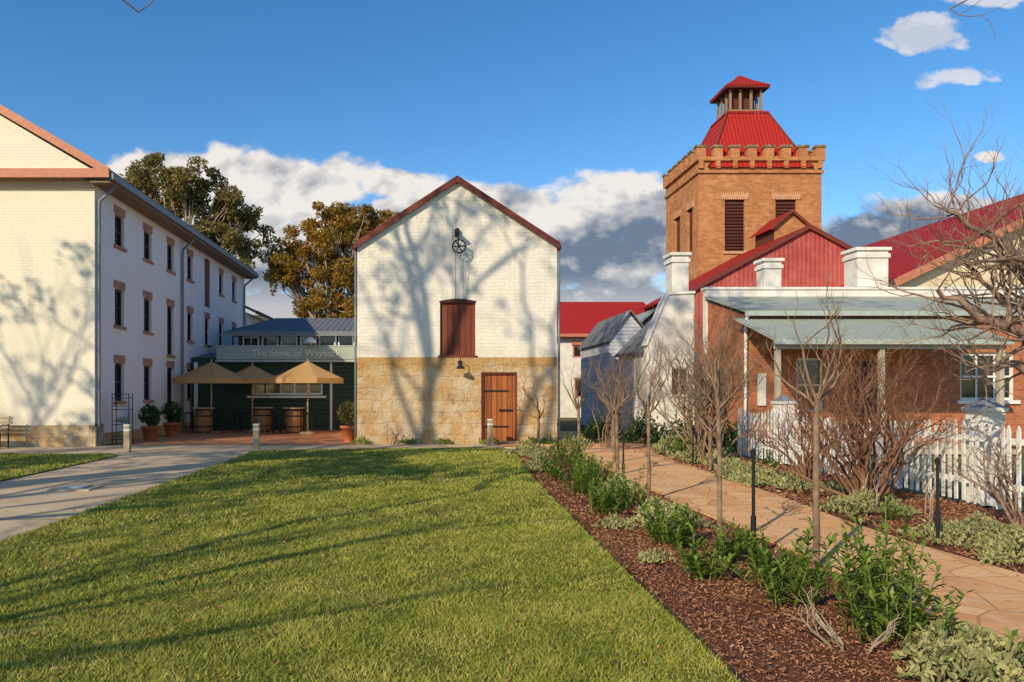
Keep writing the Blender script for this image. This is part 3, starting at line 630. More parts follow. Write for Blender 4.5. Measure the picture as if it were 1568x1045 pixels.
# ------------------------------------------------------------------ long red roof with cream gable
lg=empty('cream_gabled_hall',(27,37,0)); g0,g1,h0,h1=16.9,37.3,27,47
w=MB(); w.poly([(g0,h0,0),(g1,h0,0),(g1,h0,5.6),(27.1,h0,10.45),(g0,h0,5.6)]); w.poly([(g0,h0,0),(g0,h1,0),(g0,h1,5.6),(g0,h0,5.6)]); w.poly([(g0,h1,0),(g1,h1,0),(g1,h1,5.6),(27.1,h1,10.45),(g0,h1,5.6)]); put(w,'walls',cream_brick,lg)
gable_roof(lg,g0,g1,h0,h1,5.6,10.45,red_corr_y,.1,.45,.35); barge(lg,g0,g1,h0-.36,5.6,10.45,trim_terra,.3,.45)
w=MB(); w.box(g0-.55,h0-.3,5.3,g0-.44,h1,5.45); put(w,'gutter',trim_red,lg)

# ------------------------------------------------------------------ verandah cottage
ct=empty('brick_verandah_cottage',(12,23,0)); c0=9.43; c1=20.5
w=MB(); H=[(15.7,17.3,1.35,2.75),(10.9,11.7,1.0,2.6),(12.6,13.5,.05,2.5)]
wallface(w,'y',22,1,c0,c1,0,3.85,H,.14)
wallface(w,'x',c0,1,22,25,0,3.85,[],.1); w.poly([(c0,22,3.85),(c0,25,3.85),(c0,25,4.6)]); put(w,'brick_walls',red_brick2,ct)
window(ct,'y',22,1,15.7,17.3,1.352,2.748,.13,white_paint,3,2,.08); window(ct,'y',22,1,10.9,11.7,1.002,2.598,.13,white_paint,1,2,.07)
w=MB(); w.box(12.62,22.1,.06,13.48,22.15,2.48); put(w,'front_door',sash,ct)
w=MB(); w.box(9.75,21.93,1.2,9.98,21.998,2.15); w.box(15.6,21.92,1.25,17.4,21.998,1.35); put(w,'meter_box_and_sill',white_paint,ct)
def lean(x0,x1,y0,z0,y1,z1,th=.05):
    m=MB(); m.prism([(x0,y0,z0),(x0,y1,z1),(x0,y1,z1+th),(x0,y0,z0+th)],(x1-x0,0,0)); return m
put(lean(9.05,15.15,19.4,2.92,21.99,3.72),'verandah_roof',grey_corr_x,ct)
put(lean(9.3,20.8,21.75,3.9,25,4.72),'main_roof',grey_corr_x,ct)
w=MB(); w.box(9.03,19.3,2.83,15.17,19.4,2.93); w.box(9.28,21.65,3.8,20.8,21.75,3.93); put(w,'gutters',M_plain('pale_gutter',(.42,.46,.42),.5),ct)
w=MB()
for x in(9.2,11.9,15.0): 
    w.box(x-.06,19.5,0,x+.06,19.62,2.82)
w.box(9.1,19.48,2.72,15.1,19.58,2.82); put(w,'verandah_posts',M_plain('verandah_post_paint',(.50,.44,.34),.6),ct)
w=MB(); w.box(9.0,19.3,0,15.3,21.99,.12); put(w,'verandah_floor',concrete,ct)
w=MB(); w.pipe([(9.35,21.7,3.85),(9.37,21.9,3.6),(9.37,21.93,0)],[.045]*3,8); put(w,'downpipe',white_paint,ct)
w=MB(); w.box(c0-.05,25,0,21,25.3,5.0); w.box(c0-.1,24.95,5.0,21,25.35,5.08); put(w,'parapet_wall',white_render,ct)
# white gabled outhouse: flat parapet gable end with a lower grey-roofed body behind
wg=empty('white_gabled_outhouse',(8.8,28,0)); w=MB()
H=[(8.55,9.05,1.5,2.5)]
w.prism([(7.7,26,0),(7.7,26,3.25),(8.3,26,4.7),(8.42,26,4.95),(9.34,26,5.0),(9.34,26,0)],(0,.35,0)); put(w,'gable_parapet',white_render,wg)
w=MB(); w.box(7.75,26.36,0,9.6,30,3.0); put(w,'body_walls',white_render,wg)
w=MB(); w.prism([(7.62,25.94,3.2),(8.24,25.94,4.74),(8.38,25.94,5.03),(9.36,25.94,5.08),(9.36,25.94,5.0),(8.44,25.94,4.95),(8.3,25.94,4.68),(7.7,25.94,3.2)],(0,.46,0)); put(w,'coping',white_paint,wg)
w=MB(); w.prism([(7.6,26.4,2.95),(9.4,26.4,4.75),(9.4,26.4,4.82),(7.6,26.4,3.02)],(0,3.7,0)); put(w,'roof',grey_corr_y,wg)
w=MB(); w.box(8.55,25.97,1.5,9.05,25.996,2.4); put(w,'window_glazing',glass,wg)
w=MB(); w.box(8.5,25.95,2.4,9.1,25.996,2.46); w.box(8.5,25.93,1.43,9.1,25.996,1.5); w.box(8.5,25.95,1.5,8.55,25.996,2.4); w.box(9.05,25.95,1.5,9.1,25.996,2.4); w.box(8.78,25.955,1.5,8.82,25.969,2.4); put(w,'window_surround',white_paint,wg)
def chimney(x0,x1,y0,y1,z0,z1):
    p=empty('white_chimney',((x0+x1)/2,(y0+y1)/2,z0)); m=MB(); m.box(x0,y0,z0,x1,y1,z1-.35)
    m.box(x0-.05,y0-.05,z1-.35,x1+.05,y1+.05,z1-.22); m.box(x0-.0,y0-.0,z1-.22,x1,y1,z1-.1); m.box(x0-.08,y0-.08,z1-.1,x1+.08,y1+.08,z1)
    m.box(x0-.06,y0-.06,z0,x1+.06,y1+.06,z0+.25)
    put(m,'stack',white_render,p)
chimney(8.9,9.5,27,27.7,4.0,6.6); chimney(11.85,12.45,26.2,26.8,4.0,6.25); chimney(14.7,15.75,25.5,26.3,4.0,6.5)
ob=empty('grey_roofed_outbuilding',(8.3,32,0)); w=MB(); w.poly([(7.5,30.5,0),(9.2,30.5,0),(9.2,30.5,3.7),(8.25,30.5,4.85),(7.5,30.5,3.7)]); w.poly([(7.5,30.5,0),(7.5,36,0),(7.5,36,3.7),(7.5,30.5,3.7)]); put(w,'walls',M_plank('bluish_weatherboard',(.50,.52,.56),(.60,.62,.65),2,.15),ob)
gable_roof(ob,7.5,9.2,30.5,36,3.75,4.85,grey_corr_y,.06,.12,.15); 
gable_roof(ob,8.4,10.9,31.5,37,3.9,5.0,M_corr('galv_side',(.34,.40,.38),1,.15),.06,.12,.15,'back_roof')
fr=empty('red_roofed_white_wing',(10,47,0)); w=MB(); H=[(8.9,9.85,3.6,4.35),(10.8,11.7,3.6,4.35),(9.0,9.9,1.2,2.4)]
wallface(w,'y',45,1,5,14.3,0,5,H,.12); w.box(5,45.2,0,14.3,52,4.9); put(w,'walls',white_render,fr)
for h in H: window(fr,'y',45,1,h[0],h[1],h[2]+.002,h[3]-.002,.11,trim_terra,2,1,.09)
w=MB(); 
for h in H[:2]: w.box(h[0]-.1,44.94,h[3]+.01,h[1]+.1,44.998,h[3]+.2)
put(w,'lintels',trim_terra,fr)
put(lean(4.6,14.6,44.6,4.95,50,7.45,.08),'roof',red_corr_x,fr); w=MB(); w.box(4.6,44.5,4.82,14.6,44.6,5.0); put(w,'gutter',trim_terra,fr)

# ------------------------------------------------------------------ picket fence
pf=empty('white_picket_fence',(7.85,13,0)); m=MB(); posts=[6.2,10.8,17.0,18.7]
y=5.0
while y<18.8:
    hh=1.22
    for a,b in zip(posts[:-1],posts[1:]):
        if a<=y<=b: u=(y-a)/(b-a); hh=1.24-.12*math.sin(math.pi*u)
    hh+=random.uniform(-.02,.02); x=7.85+random.uniform(-.006,.006); t=.018; ww=.031; dy=random.uniform(-.008,.008); ln=random.uniform(-.014,.014)
    m.prism([(x,y-ww+dy,.05),(x,y+ww+dy,.05),(x,y+ww+dy+ln,hh-.07),(x,y+dy+ln,hh),(x,y-ww+dy+ln,hh-.07)],(t,0,0))
    y+=.145
put(m,'pickets',white_paint,pf)
m=MB(); 
for z in(.3,.92): m.box(7.885,5,z,7.925,18.7,z+.08)
yy=6
while yy<18.5: m.box(7.93,yy,0,8.01,yy+.09,1.1); yy+=2.2
put(m,'rails_and_posts',white_paint,pf)
for y in(10.9,17.0):
    p=empty('capped_fence_pillar',(8.1,y,0)); m=MB(); m.box(7.96,y-.17,0,8.30,y+.17,1.34); m.box(7.93,y-.2,1.34,8.33,y+.2,1.4); put(m,'shaft',white_render,p)
    m=MB(); a=.19; X=8.13; m.add([(X-a,y-a,1.4),(X+a,y-a,1.4),(X+a,y+a,1.4),(X-a,y+a,1.4),(X,y,1.56)],[(0,1,4),(1,2,4),(2,3,4),(3,0,4)]); put(m,'cap',M_plain('slate_cap',(.2,.22,.25),.6),p)

# ------------------------------------------------------------------ trees
def rv(s=1): return Vector((random.gauss(0,s),random.gauss(0,s),random.gauss(0,s)))
def grow(mb,p,d,L,r,depth,up=.25,wob=.18,kids=(2,3),sp=.7,tips=None,n=6,rend=.6,segs=4,shr=.68):
    p=Vector(p); d=Vector(d).normalized(); pts=[p.copy()]; rs=[r]
    for i in range(segs):
        d=(d+rv(wob)+Vector((0,0,up*.3))).normalized(); p=p+d*(L/segs); pts.append(p.copy()); rs.append(r+(r*rend-r)*(i+1)/segs)
    if depth==0: rs[-1]=r*.3
    mb.pipe(pts,rs,max(3,n))
    if depth==0:
        if tips is not None: tips.append(p.copy())
        return
    k=random.randint(*kids)
    for j in range(k):
        a=d.orthogonal().normalized(); a.rotate(Matrix.Rotation(random.uniform(0,6.28),3,d))
        nd_=(d+a*random.uniform(.4,1)*sp+Vector((0,0,up))).normalized()
        i=segs if j<2 else random.randint(1,segs)
        grow(mb,pts[i],nd_,L*shr*random.uniform(.8,1.2),rs[i]*random.uniform(.62,.82),depth-1,up,wob,kids,sp,tips,n-1,rend,segs,shr)
def limb(mb,pts,r0,r1,tw=8,tl=.7,depth=2,n=8,up=.3,sp=.8):
    P=[Vector(p) for p in pts]; Q=[]
    for i in range(len(P)-1):
        for k in range(4):
            q=P[i].lerp(P[i+1],k/4); 
            if k: q+=rv((P[i+1]-P[i]).length*.045)
            Q.append(q)
    Q.append(P[-1]); R=[r0+(r1-r0)*i/(len(Q)-1) for i in range(len(Q))]
    mb.pipe(Q,R,n)
    for j in range(tw):
        i=random.randint(len(Q)//4,len(Q)-1); d=(Q[min(i+1,len(Q)-1)]-Q[max(i-1,0)]).normalized()
        a=d.orthogonal(); a.rotate(Matrix.Rotation(random.uniform(0,6.28),3,d))
        grow(mb,Q[i],(a+d*.5+Vector((0,0,.4))),tl*random.uniform(.6,1.3),max(.007,R[i]*.45),depth,up,.2,(2,3),sp,None,5,.65,3)
def sapling(x,y,hb,ht,seed,r=.022,mat=bark_grey,dep=3,nb=6,name='bare_standard_tree'):
    random.seed(seed); p=empty(name,(x,y,0)); m=MB()
    lx,ly=random.uniform(-.03,.03),random.uniform(-.03,.03)
    pts=[(x+lx*i/6+random.gauss(0,.006),y+ly*i/6+random.gauss(0,.006),hb*i/6) for i in range(7)]; m.pipe(pts,[r*1.25-r*.3*i/6 for i in range(7)],8)
    for i in range(nb):
        a=2*math.pi*i/nb+random.uniform(-.3,.3); s=random.uniform(.3,.9)
        st=Vector(pts[-1])-Vector((0,0,random.uniform(0,.2)))
        grow(m,st,(math.cos(a)*s,math.sin(a)*s,random.uniform(.6,1.1)),(ht-hb)*.45*random.uniform(.8,1.2),r*.6,dep,.22,.16,(2,3),.6,None,5,.68,4,.62)
    put(m,'trunk_and_branches',mat,p,True); return p
sapling(3.02,7.65,1.62,2.5,1,.023); sapling(3.62,6.95,1.62,2.6,2,.027); sapling(3.35,11.2,1.4,2.5,3,.026); sapling(3.75,14.6,1.25,2.5,4,.03); sapling(3.9,19.0,1.2,2.6,5,.035)
sapling(5.9,15.5,.9,2.7,6,.035); sapling(4.3,17.0,1.2,2.5,21,.03); sapling(3.2,21.2,1.0,2.3,22,.035); sapling(5.0,20,1.0,2.5,23,.035)
def shrub(x,y,R,h,seed,mat,ns=12,dep=3,name='bare_shrub',r=.022):
    random.seed(seed); p=empty(name,(x,y,0)); m=MB()
    for i in range(ns):
        a=random.uniform(0,6.28); s=random.uniform(.1,1)
        grow(m,(x+math.cos(a)*.12,y+math.sin(a)*.12,-.02),(math.cos(a)*s*R/h,math.sin(a)*s*R/h,.9),h*.42*random.uniform(.8,1.15),r,dep,.16,.2,(2,4),.75,None,5,.68,4,.62)
    put(m,'stems',mat,p,True); return p
shrub(6.5,11.0,1.3,2.15,11,bark_purple,28,4,'bare_hydrangea_shrub',.03)
shrub(6.3,16.6,1.3,3.2,12,bark_grey,20,4,'bare_lilac_shrub',.034)
shrub(7.0,13.6,.9,1.7,13,bark_purple,13,4,'bare_shrub')
shrub(7.2,9.0,.9,1.3,14,bark_pink,10,3,'bare_shrub')
shrub(5.2,21.5,.8,2.3,15,bark_grey,10,3,'bare_shrub'); shrub(7.0,19.5,.9,2.3,19,bark_grey,10,3,'bare_shrub')
shrub(3.3,5.3,.35,.5,16,bark_pale,5,2,'bare_rose_bush',.011); shrub(2.75,4.85,.35,.45,17,bark_pale,5,2,'bare_rose_bush',.011)
shrub(-.95,22.75,.55,.75,18,bark_grey,7,3,'bare_rose_bush',.014)
random.seed(31); gt=empty('gnarled_bare_tree',(8.75,9.3,0)); m=MB()
limb(m,[(8.75,9.3,-.05),(8.7,9.3,.6),(8.6,9.3,1.25)],.15,.12,0)
limb(m,[(8.6,9.3,1.2),(8.0,9.2,1.9),(7.3,9.1,2.3),(6.65,9.0,2.5),(6.15,9,2.85)],.1,.025,24,.55,3)
limb(m,[(8.6,9.3,1.2),(8.2,9.4,2.4),(7.6,9.4,3.1),(7.05,9.3,3.55),(6.4,9.2,3.85)],.095,.024,24,.55,3)
limb(m,[(8.6,9.3,1.2),(8.3,9,3),(7.7,9,4.0)],.08,.022,16,.55,3)
limb(m,[(8.0,9.2,1.9),(7.5,9.0,3.0),(6.9,8.8,3.2),(6.3,8.6,3.1)],.06,.018,20,.5,3)
limb(m,[(8.2,9.4,2.4),(7.4,9.6,2.75),(6.9,9.6,3.3)],.055,.018,14,.5,3)
limb(m,[(8.0,9.2,1.9),(7.6,9.3,1.75),(7.1,9.2,1.95),(6.7,9.0,1.8)],.05,.016,12,.45,2)
put(m,'trunk_and_branches',bark_pink,gt,True)
def bigtree(name,x,y,h,seed,r,dep=5,mat=bark_grey,tr=.3,sp=.65,L=None,shadow_clump=0,lm=None,extra=None,up=.12,cr=.6,nl=45):
    random.seed(seed); p=empty(name,(x,y,0)); m=MB(); tips=[]
    z=h*tr; pts=[(x+random.gauss(0,.03)*i,y+random.gauss(0,.03)*i,-.1+z*i/5) for i in range(6)]; m.pipe(pts,[r*(1.3-.08*i) if i else r*1.5 for i in range(6)],10)
    for i in range(5):
        a=2*math.pi*i/5+random.uniform(-.4,.4)
        grow(m,pts[-1],(math.cos(a)*.6,math.sin(a)*.6,1),(L or h*.27),r*.5,dep,up,.13,(2,3),sp,tips,8,.7,4,.74)
    if extra: extra(m)
    put(m,'trunk_and_branches',mat,p,True)
    if shadow_clump:
        T_=[t for t in tips if random.random()<shadow_clump]
        A=[leafball(t,(cr,cr,cr*.8),nl,cr*.45) for t in T_]; npput(np.concatenate(A),'foliage',lm,p)  # leaf clumps added to out-of-view trees so they cast blotchy shadows
    return p
def ex1(m):
    limb(m,[(-8.2,0,5),(-6.2,4,6.6),(-4.2,7.2,6.3),(-3.05,8,5.68)],.07,.008,7,.35,1,6,.0)
bigtree('bare_elm_tree',-8.2,-.5,8.0,41,.14,4,extra=ex1)
bigtree('bare_elm_tree',-13.2,5.6,19,42,.42,4,tr=.42,shadow_clump=.42,lm=leaf_olive,cr=.8,nl=34)
bigtree('bare_elm_tree',-11.5,3.2,9.5,43,.26,4,shadow_clump=.6,lm=leaf_olive,cr=.6,nl=36)
bigtree('bare_elm_tree',-17.5,6,10.5,47,.3,4,shadow_clump=.45,lm=leaf_olive,cr=.6,nl=36)
bigtree('bare_elm_tree',-26,2.5,16,44,.36,4,tr=.4,shadow_clump=.2,lm=leaf_olive,cr=.7,nl=34)
def ex2(m):
    limb(m,[(13,7,5),(10,8,6.9),(8,9,6.7),(6.3,9,6.22)],.06,.008,9,.35,1,6,.0)
bigtree('bare_elm_tree',14,5,8.5,45,.2,4,extra=ex2)
# ------------------------------------------------------------------ eucalypts
def gum(name,x,y,h,cl,seed,mat,lm,nl=260,size=.34):
    random.seed(seed); p=empty(name,(x,y,0)); m=MB(); A=[]
    base=Vector((x,y,0)); fork=Vector((x,y,h*.35)); m.pipe([base,base.lerp(fork,.5)+rv(.15),fork],[.55,.42,.36],10)
    for (dx,dy,z,r) in cl:
        c=Vector((x+dx,y+dy,z)); mid=fork.lerp(c,.55)+rv(.4)+Vector((0,0,-.3)); 
        m.pipe([fork,fork.lerp(mid,.5)+rv(.2),mid,mid.lerp(c,.6)+rv(.2),c],[.2,.15,.1,.06,.03],6)
        ns=max(6,int(r*9))
        for k in range(ns):
            o=rv(r*.52); o.z*=.85; cc=c+o; m.pipe([mid,mid.lerp(cc,.6)+rv(.15),cc],[.06,.04,.015],4)
            q=r*random.uniform(.2,.48); A.append(leafball(cc,(q*1.15,q*1.15,q*.8),int(nl*q),size))
            if random.random()<.5:
                A.append(leafball(cc-Vector((0,0,q)),(q*.4,q*.4,q*1.1),int(nl*q*.35),size))
    put(m,'trunk_and_limbs',mat,p,True); npput(np.concatenate(A),'foliage',lm,p)
gum('eucalyptus_tree',-17.4,52,17,[(-4.4,0,15.2,1.7),(-2.4,1,16.0,1.9),(-.4,0,16.5,1.7),(1.4,-1,15.4,1.7),(3.2,0,15.2,1.7),(4.5,1,13.8,1.6),(2.8,0,12.8,1.7),(-.4,0,14.0,2.1),(1.0,0,12.2,1.6),(-3,0,13.4,1.9),(4.3,0,12.0,1.4),(-5.4,0,13.8,1.4)],51,bark_pale,leaf_olive,330,.3)
gum('autumn_eucalyptus_tree',-6.8,55,15,[(-3.0,0,11.4,1.6),(-2.9,0,9.8,1.5),(-1.6,0,13.0,1.6),(0,0,14.0,1.7),(1.8,0,13.8,1.7),(.4,0,11.8,2.0),(2.8,0,12.6,1.8),(2.2,0,10.4,1.9),(-.6,0,9.9,1.8),(.8,0,8.4,1.8),(3,0,8.6,1.9),(4.2,0,11.3,1.7),(-1.2,0,7.8,1.4),(1.2,0,6.4,1.6),(5.0,0,12.8,1.5),(4.6,0,9.6,1.6),(-3.9,0,10.5,1.0)],52,bark_pale,leaf_rust,340,.28)
random.seed(3); m=MB(); nx,ny=120,14; vv=[]
for j in range(ny):
    for i in range(nx):
        X=-420+i*7.2; Y=260+j*14; t=math.sin(math.pi*j/(ny-1))
        vv.append((X,Y,-1+t*(34+6*math.sin(X*.012+.8)+3*math.sin(X*.05)+2*math.sin(X*.13+j))+random.uniform(0,1.2)*t))
m.add(vv,[(j*nx+i,j*nx+i+1,(j+1)*nx+i+1,(j+1)*nx+i) for j in range(ny-1) for i in range(nx-1)]); put(m,'wooded_hill',hill_mat,None,True)

# ------------------------------------------------------------------ bed plants
def stems_plant(x,y,R,h,ns,ll,lw,mat,name,nl=24):
    p=empty(name,(x,y,0)); A=[]; m=MB()
    for i in range(ns):
        a=rng.uniform(0,6.28); rr=R*rng.uniform(0,.7); bx,by=x+rr*math.cos(a),y+rr*math.sin(a)
        ln=rng.uniform(.05,.6)*R; hh=h*rng.uniform(.35,1.1); tx,ty=bx+ln*math.cos(a),by+ln*math.sin(a)
        m.tube((bx,by,0),(tx,ty,hh),.006,.003,4,False)
        k=nl; t=np.linspace(.15,1,k)+rng.uniform(-.02,.02,k)
        c=np.stack([bx+(tx-bx)*t,by+(ty-by)*t,hh*t],1)
        th=rng.uniform(0,6.28,k); el=rng.uniform(.1,.9,k)+t*.35
        d=np.stack([np.cos(th)*np.cos(el),np.sin(th)*np.cos(el),np.sin(el)],1)
        s=np.stack([-np.sin(th),np.cos(th),np.zeros(k)],1)
        L=(ll*rng.uniform(.6,1.2,k)*(1.1-.5*t))[:,None]; w=lw*rng.uniform(.7,1.2,k)[:,None]
        mid=c+d*L*.5; tip=c+d*L; tip[:,2]-=L[:,0]*.18
        A.append(np.stack([c,mid+s*w,tip,mid-s*w],1))
    npput(np.concatenate(A),'leaves',mat,p); put(m,'stems',leaf_green,p)
def ground_cover(x,y,rx,ry,h,n,size,mat,name):
    a=rng.uniform(0,6.28,n); r=np.sqrt(rng.uniform(0,1,n))
    lump=1+.35*np.sin(a*3+x*7)+.2*np.sin(a*7+y)
    X=x+rx*r*lump*np.cos(a); Y=y+ry*r*lump*np.sin(a); hm=.75+.35*np.sin(X*11+1)*np.sin(Y*9)
    Z=h*hm*(1-r**2.2)*rng.uniform(.2,1.1,n)+.02
    c=np.stack([X,Y,Z],1); d=rng.normal(size=(n,3)); d[:,2]=np.abs(d[:,2])+.3; d/=np.linalg.norm(d,axis=1)[:,None]
    b=rng.normal(size=(n,3)); b-=d*(d*b).sum(1)[:,None]; b/=np.linalg.norm(b,axis=1)[:,None]
    l=size*rng.uniform(.6,1.3,n)[:,None]; w=l*.22
    npput(np.stack([c,c+d*l*.5+b*w,c+d*l,c+d*l*.5-b*w],1),name,mat)
for x,y,R,h,ns,ll in[(3.05,4.95,.38,.82,26,.15),(3.42,5.7,.34,.62,16,.14),(2.95,6.3,.38,.5,20,.15),(2.45,6.5,.28,.36,12,.15),(2.62,8.0,.4,.42,24,.15),(2.45,10.0,.35,.45,18,.14),
    (2.75,10.6,.4,.5,20,.15),(2.55,12.0,.45,.55,24,.16),(2.95,13.0,.4,.5,18,.15),(3.0,14.8,.4,.5,16,.15),(3.1,17.0,.4,.55,16,.16),(3.55,4.25,.25,.28,9,.13),(3.3,16.2,.3,.65,11,.2),(6.3,18.5,.4,.5,14,.2),(5.9,9.5,.2,.25,6,.1),(6.5,14.5,.35,.5,14,.16),(2.5,14.0,.3,.4,12,.15),(2.9,7.2,.3,.38,14,.14),(2.75,5.7,.25,.38,10,.14)]:
    stems_plant(x,y,R,h,ns,ll,.016,leaf_green,'leafy_perennial')
for x,y,rx,ry,h,n,s in[(6.0,13.6,.45,1.5,.3,4200,.07),(5.95,10.2,.5,.5,.25,2200,.06),(6.1,8.2,.55,.7,.26,3000,.05),(5.8,7.3,.45,.4,.22,1800,.05),(6.6,7.9,.5,.5,.2,1800,.05),(3.1,4.3,.34,.28,.22,1500,.055),(3.4,4.7,.26,.34,.2,1100,.055),
    (2.4,15.5,.3,.8,.3,1800,.07),(2.7,19.0,.5,.9,.3,1800,.08),(6.4,16.8,.5,1.2,.4,2500,.09),(6.7,19.8,.6,1.0,.5,2200,.1),(2.9,9.0,.35,.4,.28,1400,.06),(4.4,21.9,.5,.4,.35,900,.08),(6.8,12.2,.4,.5,.15,900,.06),(2.9,11.4,.3,.45,.3,1300,.07),(3.2,12.2,.25,.5,.25,900,.07),(3.1,9.9,.25,.4,.25,900,.06),(2.3,9.0,.2,.25,.14,500,.05),(3.2,6.9,.2,.2,.12,400,.045),(2.2,7.2,.16,.16,.1,300,.045)]:
    ground_cover(x,y,rx,ry,h,n,s,leaf_silver,'silver_groundcover')
for x,y in[(2.0,22.85),(-1.9,22.8),(-.5,22.9),(.6,22.9),(3.3,22.9),(3.7,22.85)]:
    ground_cover(x,y,.3,.12,.22,300,.07,leaf_green,'border_tuft')
for x,y,h in[(5.6,24,.9),(6.8,23.2,1.1),(7.3,21.5,.9),(8.6,20.6,.8)]:
    ground_cover(x,y,.7,.6,h,1600,.12,leaf_dark,'evergreen_shrub')
def blight(x,y,h=.95):
    p=empty('garden_bollard_light',(x,y,0)); m=MB(); m.tube((x,y,0),(x,y,h),.016,n=10); m.lathe(x,y,[(.03,0),(.03,.02),(.018,.03)],12); m.tube((x,y,h*.22),(x,y,h*.42),.026,n=10); m.lathe(x,y,[(.024,h),(.026,h+.06),(.01,h+.08)],12); put(m,'stem_and_head',dark_metal,p)
blight(3.22,7.35,1.0); blight(5.5,8.05,.85); blight(3.55,13.4,.8); blight(5.9,16.5,.8); blight(3.2,18,.8)
for x,y in((6.05,9.0),(6.35,9.4),(5.95,9.9),(6.6,9.9),(6.15,10.5)):
    st=empty('bare_rose_cane',(x,y,0)); m=MB(); m.tube((x,y,0),(x+.02,y,.42),.008,.006); m.tube((x+.01,y,.3),(x+.07,y+.02,.5),.006,.004); m.tube((x+.01,y,.3),(x-.06,y-.03,.48),.006,.004); put(m,'cane',bark_pale,st)

# ------------------------------------------------------------------ sun, sky, camera
T=Vector((.61,.79,-.54)).normalized()
sl=bpy.data.lights.new('sun','SUN'); sl.energy=4.7; sl.angle=math.radians(.53); sl.color=(1,.85,.60)
so=bpy.data.objects.new('sun',sl); so.rotation_euler=T.to_track_quat('-Z','Y').to_euler(); COL.objects.link(so)
wd=bpy.data.worlds.new('World'); S.world=wd; wd.use_nodes=True; nt=wd.node_tree
for n in list(nt.nodes): nt.nodes.remove(n)
out=nd(nt,'ShaderNodeOutputWorld'); sky=nd(nt,'ShaderNodeTexSky',sky_type='NISHITA'); sky.sun_disc=False
sky.sun_elevation=math.asin(-T.z); sky.sun_rotation=math.atan2(-T.x,-T.y)%(2*math.pi); sky.air_density=1.0; sky.dust_density=.3; sky.ozone_density=2.0; sky.altitude=600
hs=nd(nt,'ShaderNodeHueSaturation'); hs.inputs['Saturation'].default_value=1.32; hs.inputs['Value'].default_value=1.38; lk(nt,sky.outputs[0],hs.inputs['Color'])
bg=nd(nt,'ShaderNodeBackground'); bg.inputs[1].default_value=.12
lk(nt,hs.outputs[0],bg.inputs[0])
tc=nd(nt,'ShaderNodeTexCoord').outputs['Generated']; sp=nd(nt,'ShaderNodeSeparateXYZ'); lk(nt,tc,sp.inputs[0])
yc_=mth(nt,'MAXIMUM',sp.outputs[1],.05); U=mth(nt,'DIVIDE',sp.outputs[0],yc_); V=mth(nt,'DIVIDE',sp.outputs[2],yc_)
cb=nd(nt,'ShaderNodeCombineXYZ'); lk(nt,U,cb.inputs[0]); lk(nt,mth(nt,'MULTIPLY',V,1.4),cb.inputs[1]); uv=cb.outputs[0]
def shift(dx,dy):
    n=nd(nt,'ShaderNodeMapping'); lk(nt,uv,n.inputs[0]); n.inputs['Location'].default_value=(dx,dy,0); return n.outputs[0]
n1=noi(nt,uv,12,9,.56,.1); n2=noi(nt,shift(.013,-.024),12,9,.56,.1)
m1=noi(nt,uv,7,4,.5,.1); m2=noi(nt,shift(.02,-.045),7,4,.5,.1)
blobs=[(-.29,.275,.13,.055),(-.19,.265,.13,.055),(-.12,.275,.06,.04),(-.38,.27,.08,.05),(-.22,.20,.2,.08),(-.05,.275,.06,.022),(.04,.245,.12,.04),(.17,.215,.15,.055),(.27,.235,.12,.055),(.12,.19,.2,.055),(.22,.17,.18,.05),(-.06,.20,.12,.035),
 (.22,.12,.2,.02),(.60,.205,.12,.035),(.70,.24,.12,.025),(.664,.475,.05,.03),(.71,.415,.05,.018),(.75,.31,.02,.008),(.73,.53,.07,.02),(-.19,.11,.14,.022),(-.2,.15,.1,.02),(.5,.15,.3,.04)]
B=None
for u0,v0,ru,rv_ in blobs:
    a=mth(nt,'DIVIDE',mth(nt,'SUBTRACT',U,u0),ru); b=mth(nt,'DIVIDE',mth(nt,'SUBTRACT',V,v0),rv_)
    d=mth(nt,'SUBTRACT',1,mth(nt,'SQRT',mth(nt,'ADD',mth(nt,'MULTIPLY',a,a),mth(nt,'MULTIPLY',b,b))))
    B=d if B is None else mth(nt,'MAXIMUM',B,d)
B=mth(nt,'MAXIMUM',B,-1.2)
amp=mth(nt,'ADD',2.1,mth(nt,'MULTIPLY',ramp(nt,V,.33,.4),1.5))
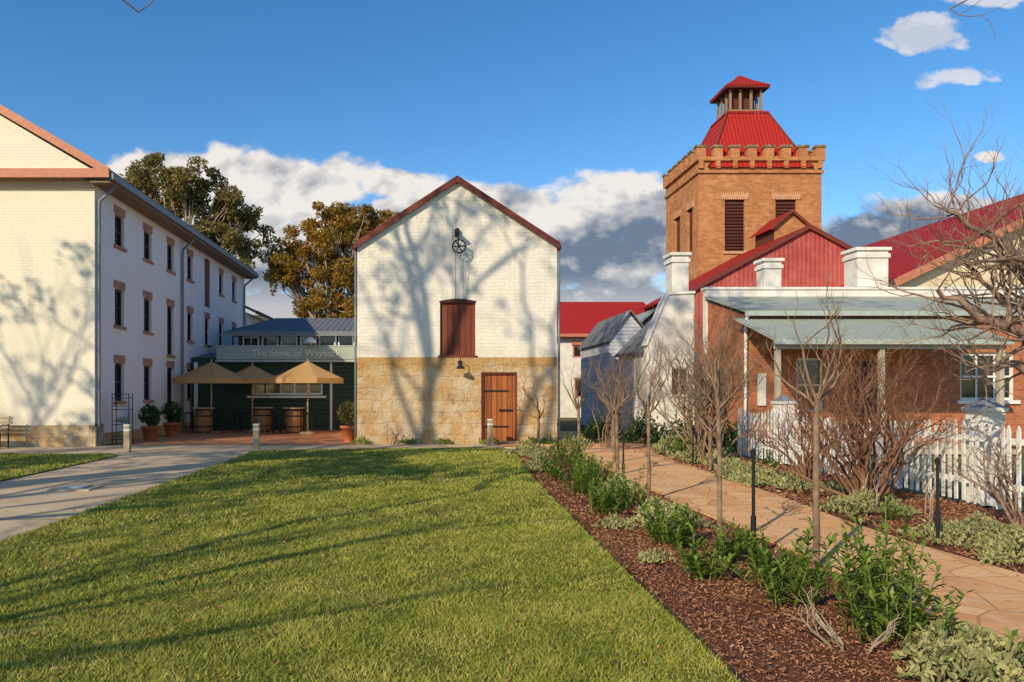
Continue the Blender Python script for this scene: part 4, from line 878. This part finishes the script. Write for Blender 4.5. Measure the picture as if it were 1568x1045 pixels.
D=mth(nt,'ADD',B,mth(nt,'MULTIPLY',mth(nt,'SUBTRACT',n1,.5),amp))
mask=nd(nt,'ShaderNodeMapRange',interpolation_type='SMOOTHSTEP'); lk(nt,D,mask.inputs[0]); mask.inputs[1].default_value=-.08; mask.inputs[2].default_value=.3
front=mth(nt,'GREATER_THAN',sp.outputs[1],.1); mk=mth(nt,'MULTIPLY',mth(nt,'MULTIPLY',mask.outputs[0],front),.96)
mk=mth(nt,'MULTIPLY',mk,mth(nt,'SUBTRACT',1,mth(nt,'MULTIPLY',ramp(nt,V,.33,.42),.3)))
rel=mth(nt,'ADD',mth(nt,'MULTIPLY',mth(nt,'SUBTRACT',n1,n2),2.6),mth(nt,'MULTIPLY',mth(nt,'SUBTRACT',m1,m2),3.4))
lowv=ramp(nt,mth(nt,'ADD',V,mth(nt,'MULTIPLY',U,-.06)),.17,.255)
lit=mth(nt,'ADD',mth(nt,'ADD',mth(nt,'MULTIPLY',lowv,.8),.08),rel,clamp=True)
lit=mth(nt,'MAXIMUM',lit,mth(nt,'MULTIPLY',ramp(nt,V,.32,.4),.8))
lit=mth(nt,'MAXIMUM',lit,mth(nt,'MULTIPLY',ramp(nt,V,.155,.11),.5))
cc=mix(nt,lit,(.17,.215,.30),(.98,.92,.85))
bc=nd(nt,'ShaderNodeBackground'); lk(nt,cc,bc.inputs[0]); bc.inputs[1].default_value=.92
ms=nd(nt,'ShaderNodeMixShader'); lk(nt,mk,ms.inputs[0]); lk(nt,bg.outputs[0],ms.inputs[1]); lk(nt,bc.outputs[0],ms.inputs[2]); lk(nt,ms.outputs[0],out.inputs[0])
cam=bpy.data.cameras.new('camera'); co=bpy.data.objects.new('camera',cam); COL.objects.link(co); S.camera=co
co.location=(0,0,1.65); co.rotation_euler=(math.pi/2,0,0); cam.sensor_width=36; cam.lens=26.4; cam.shift_x=.0855; cam.shift_y=.048; cam.clip_end=2000; cam.clip_start=.05
S.view_settings.view_transform='Standard'; S.view_settings.look='None'; S.view_settings.exposure=0
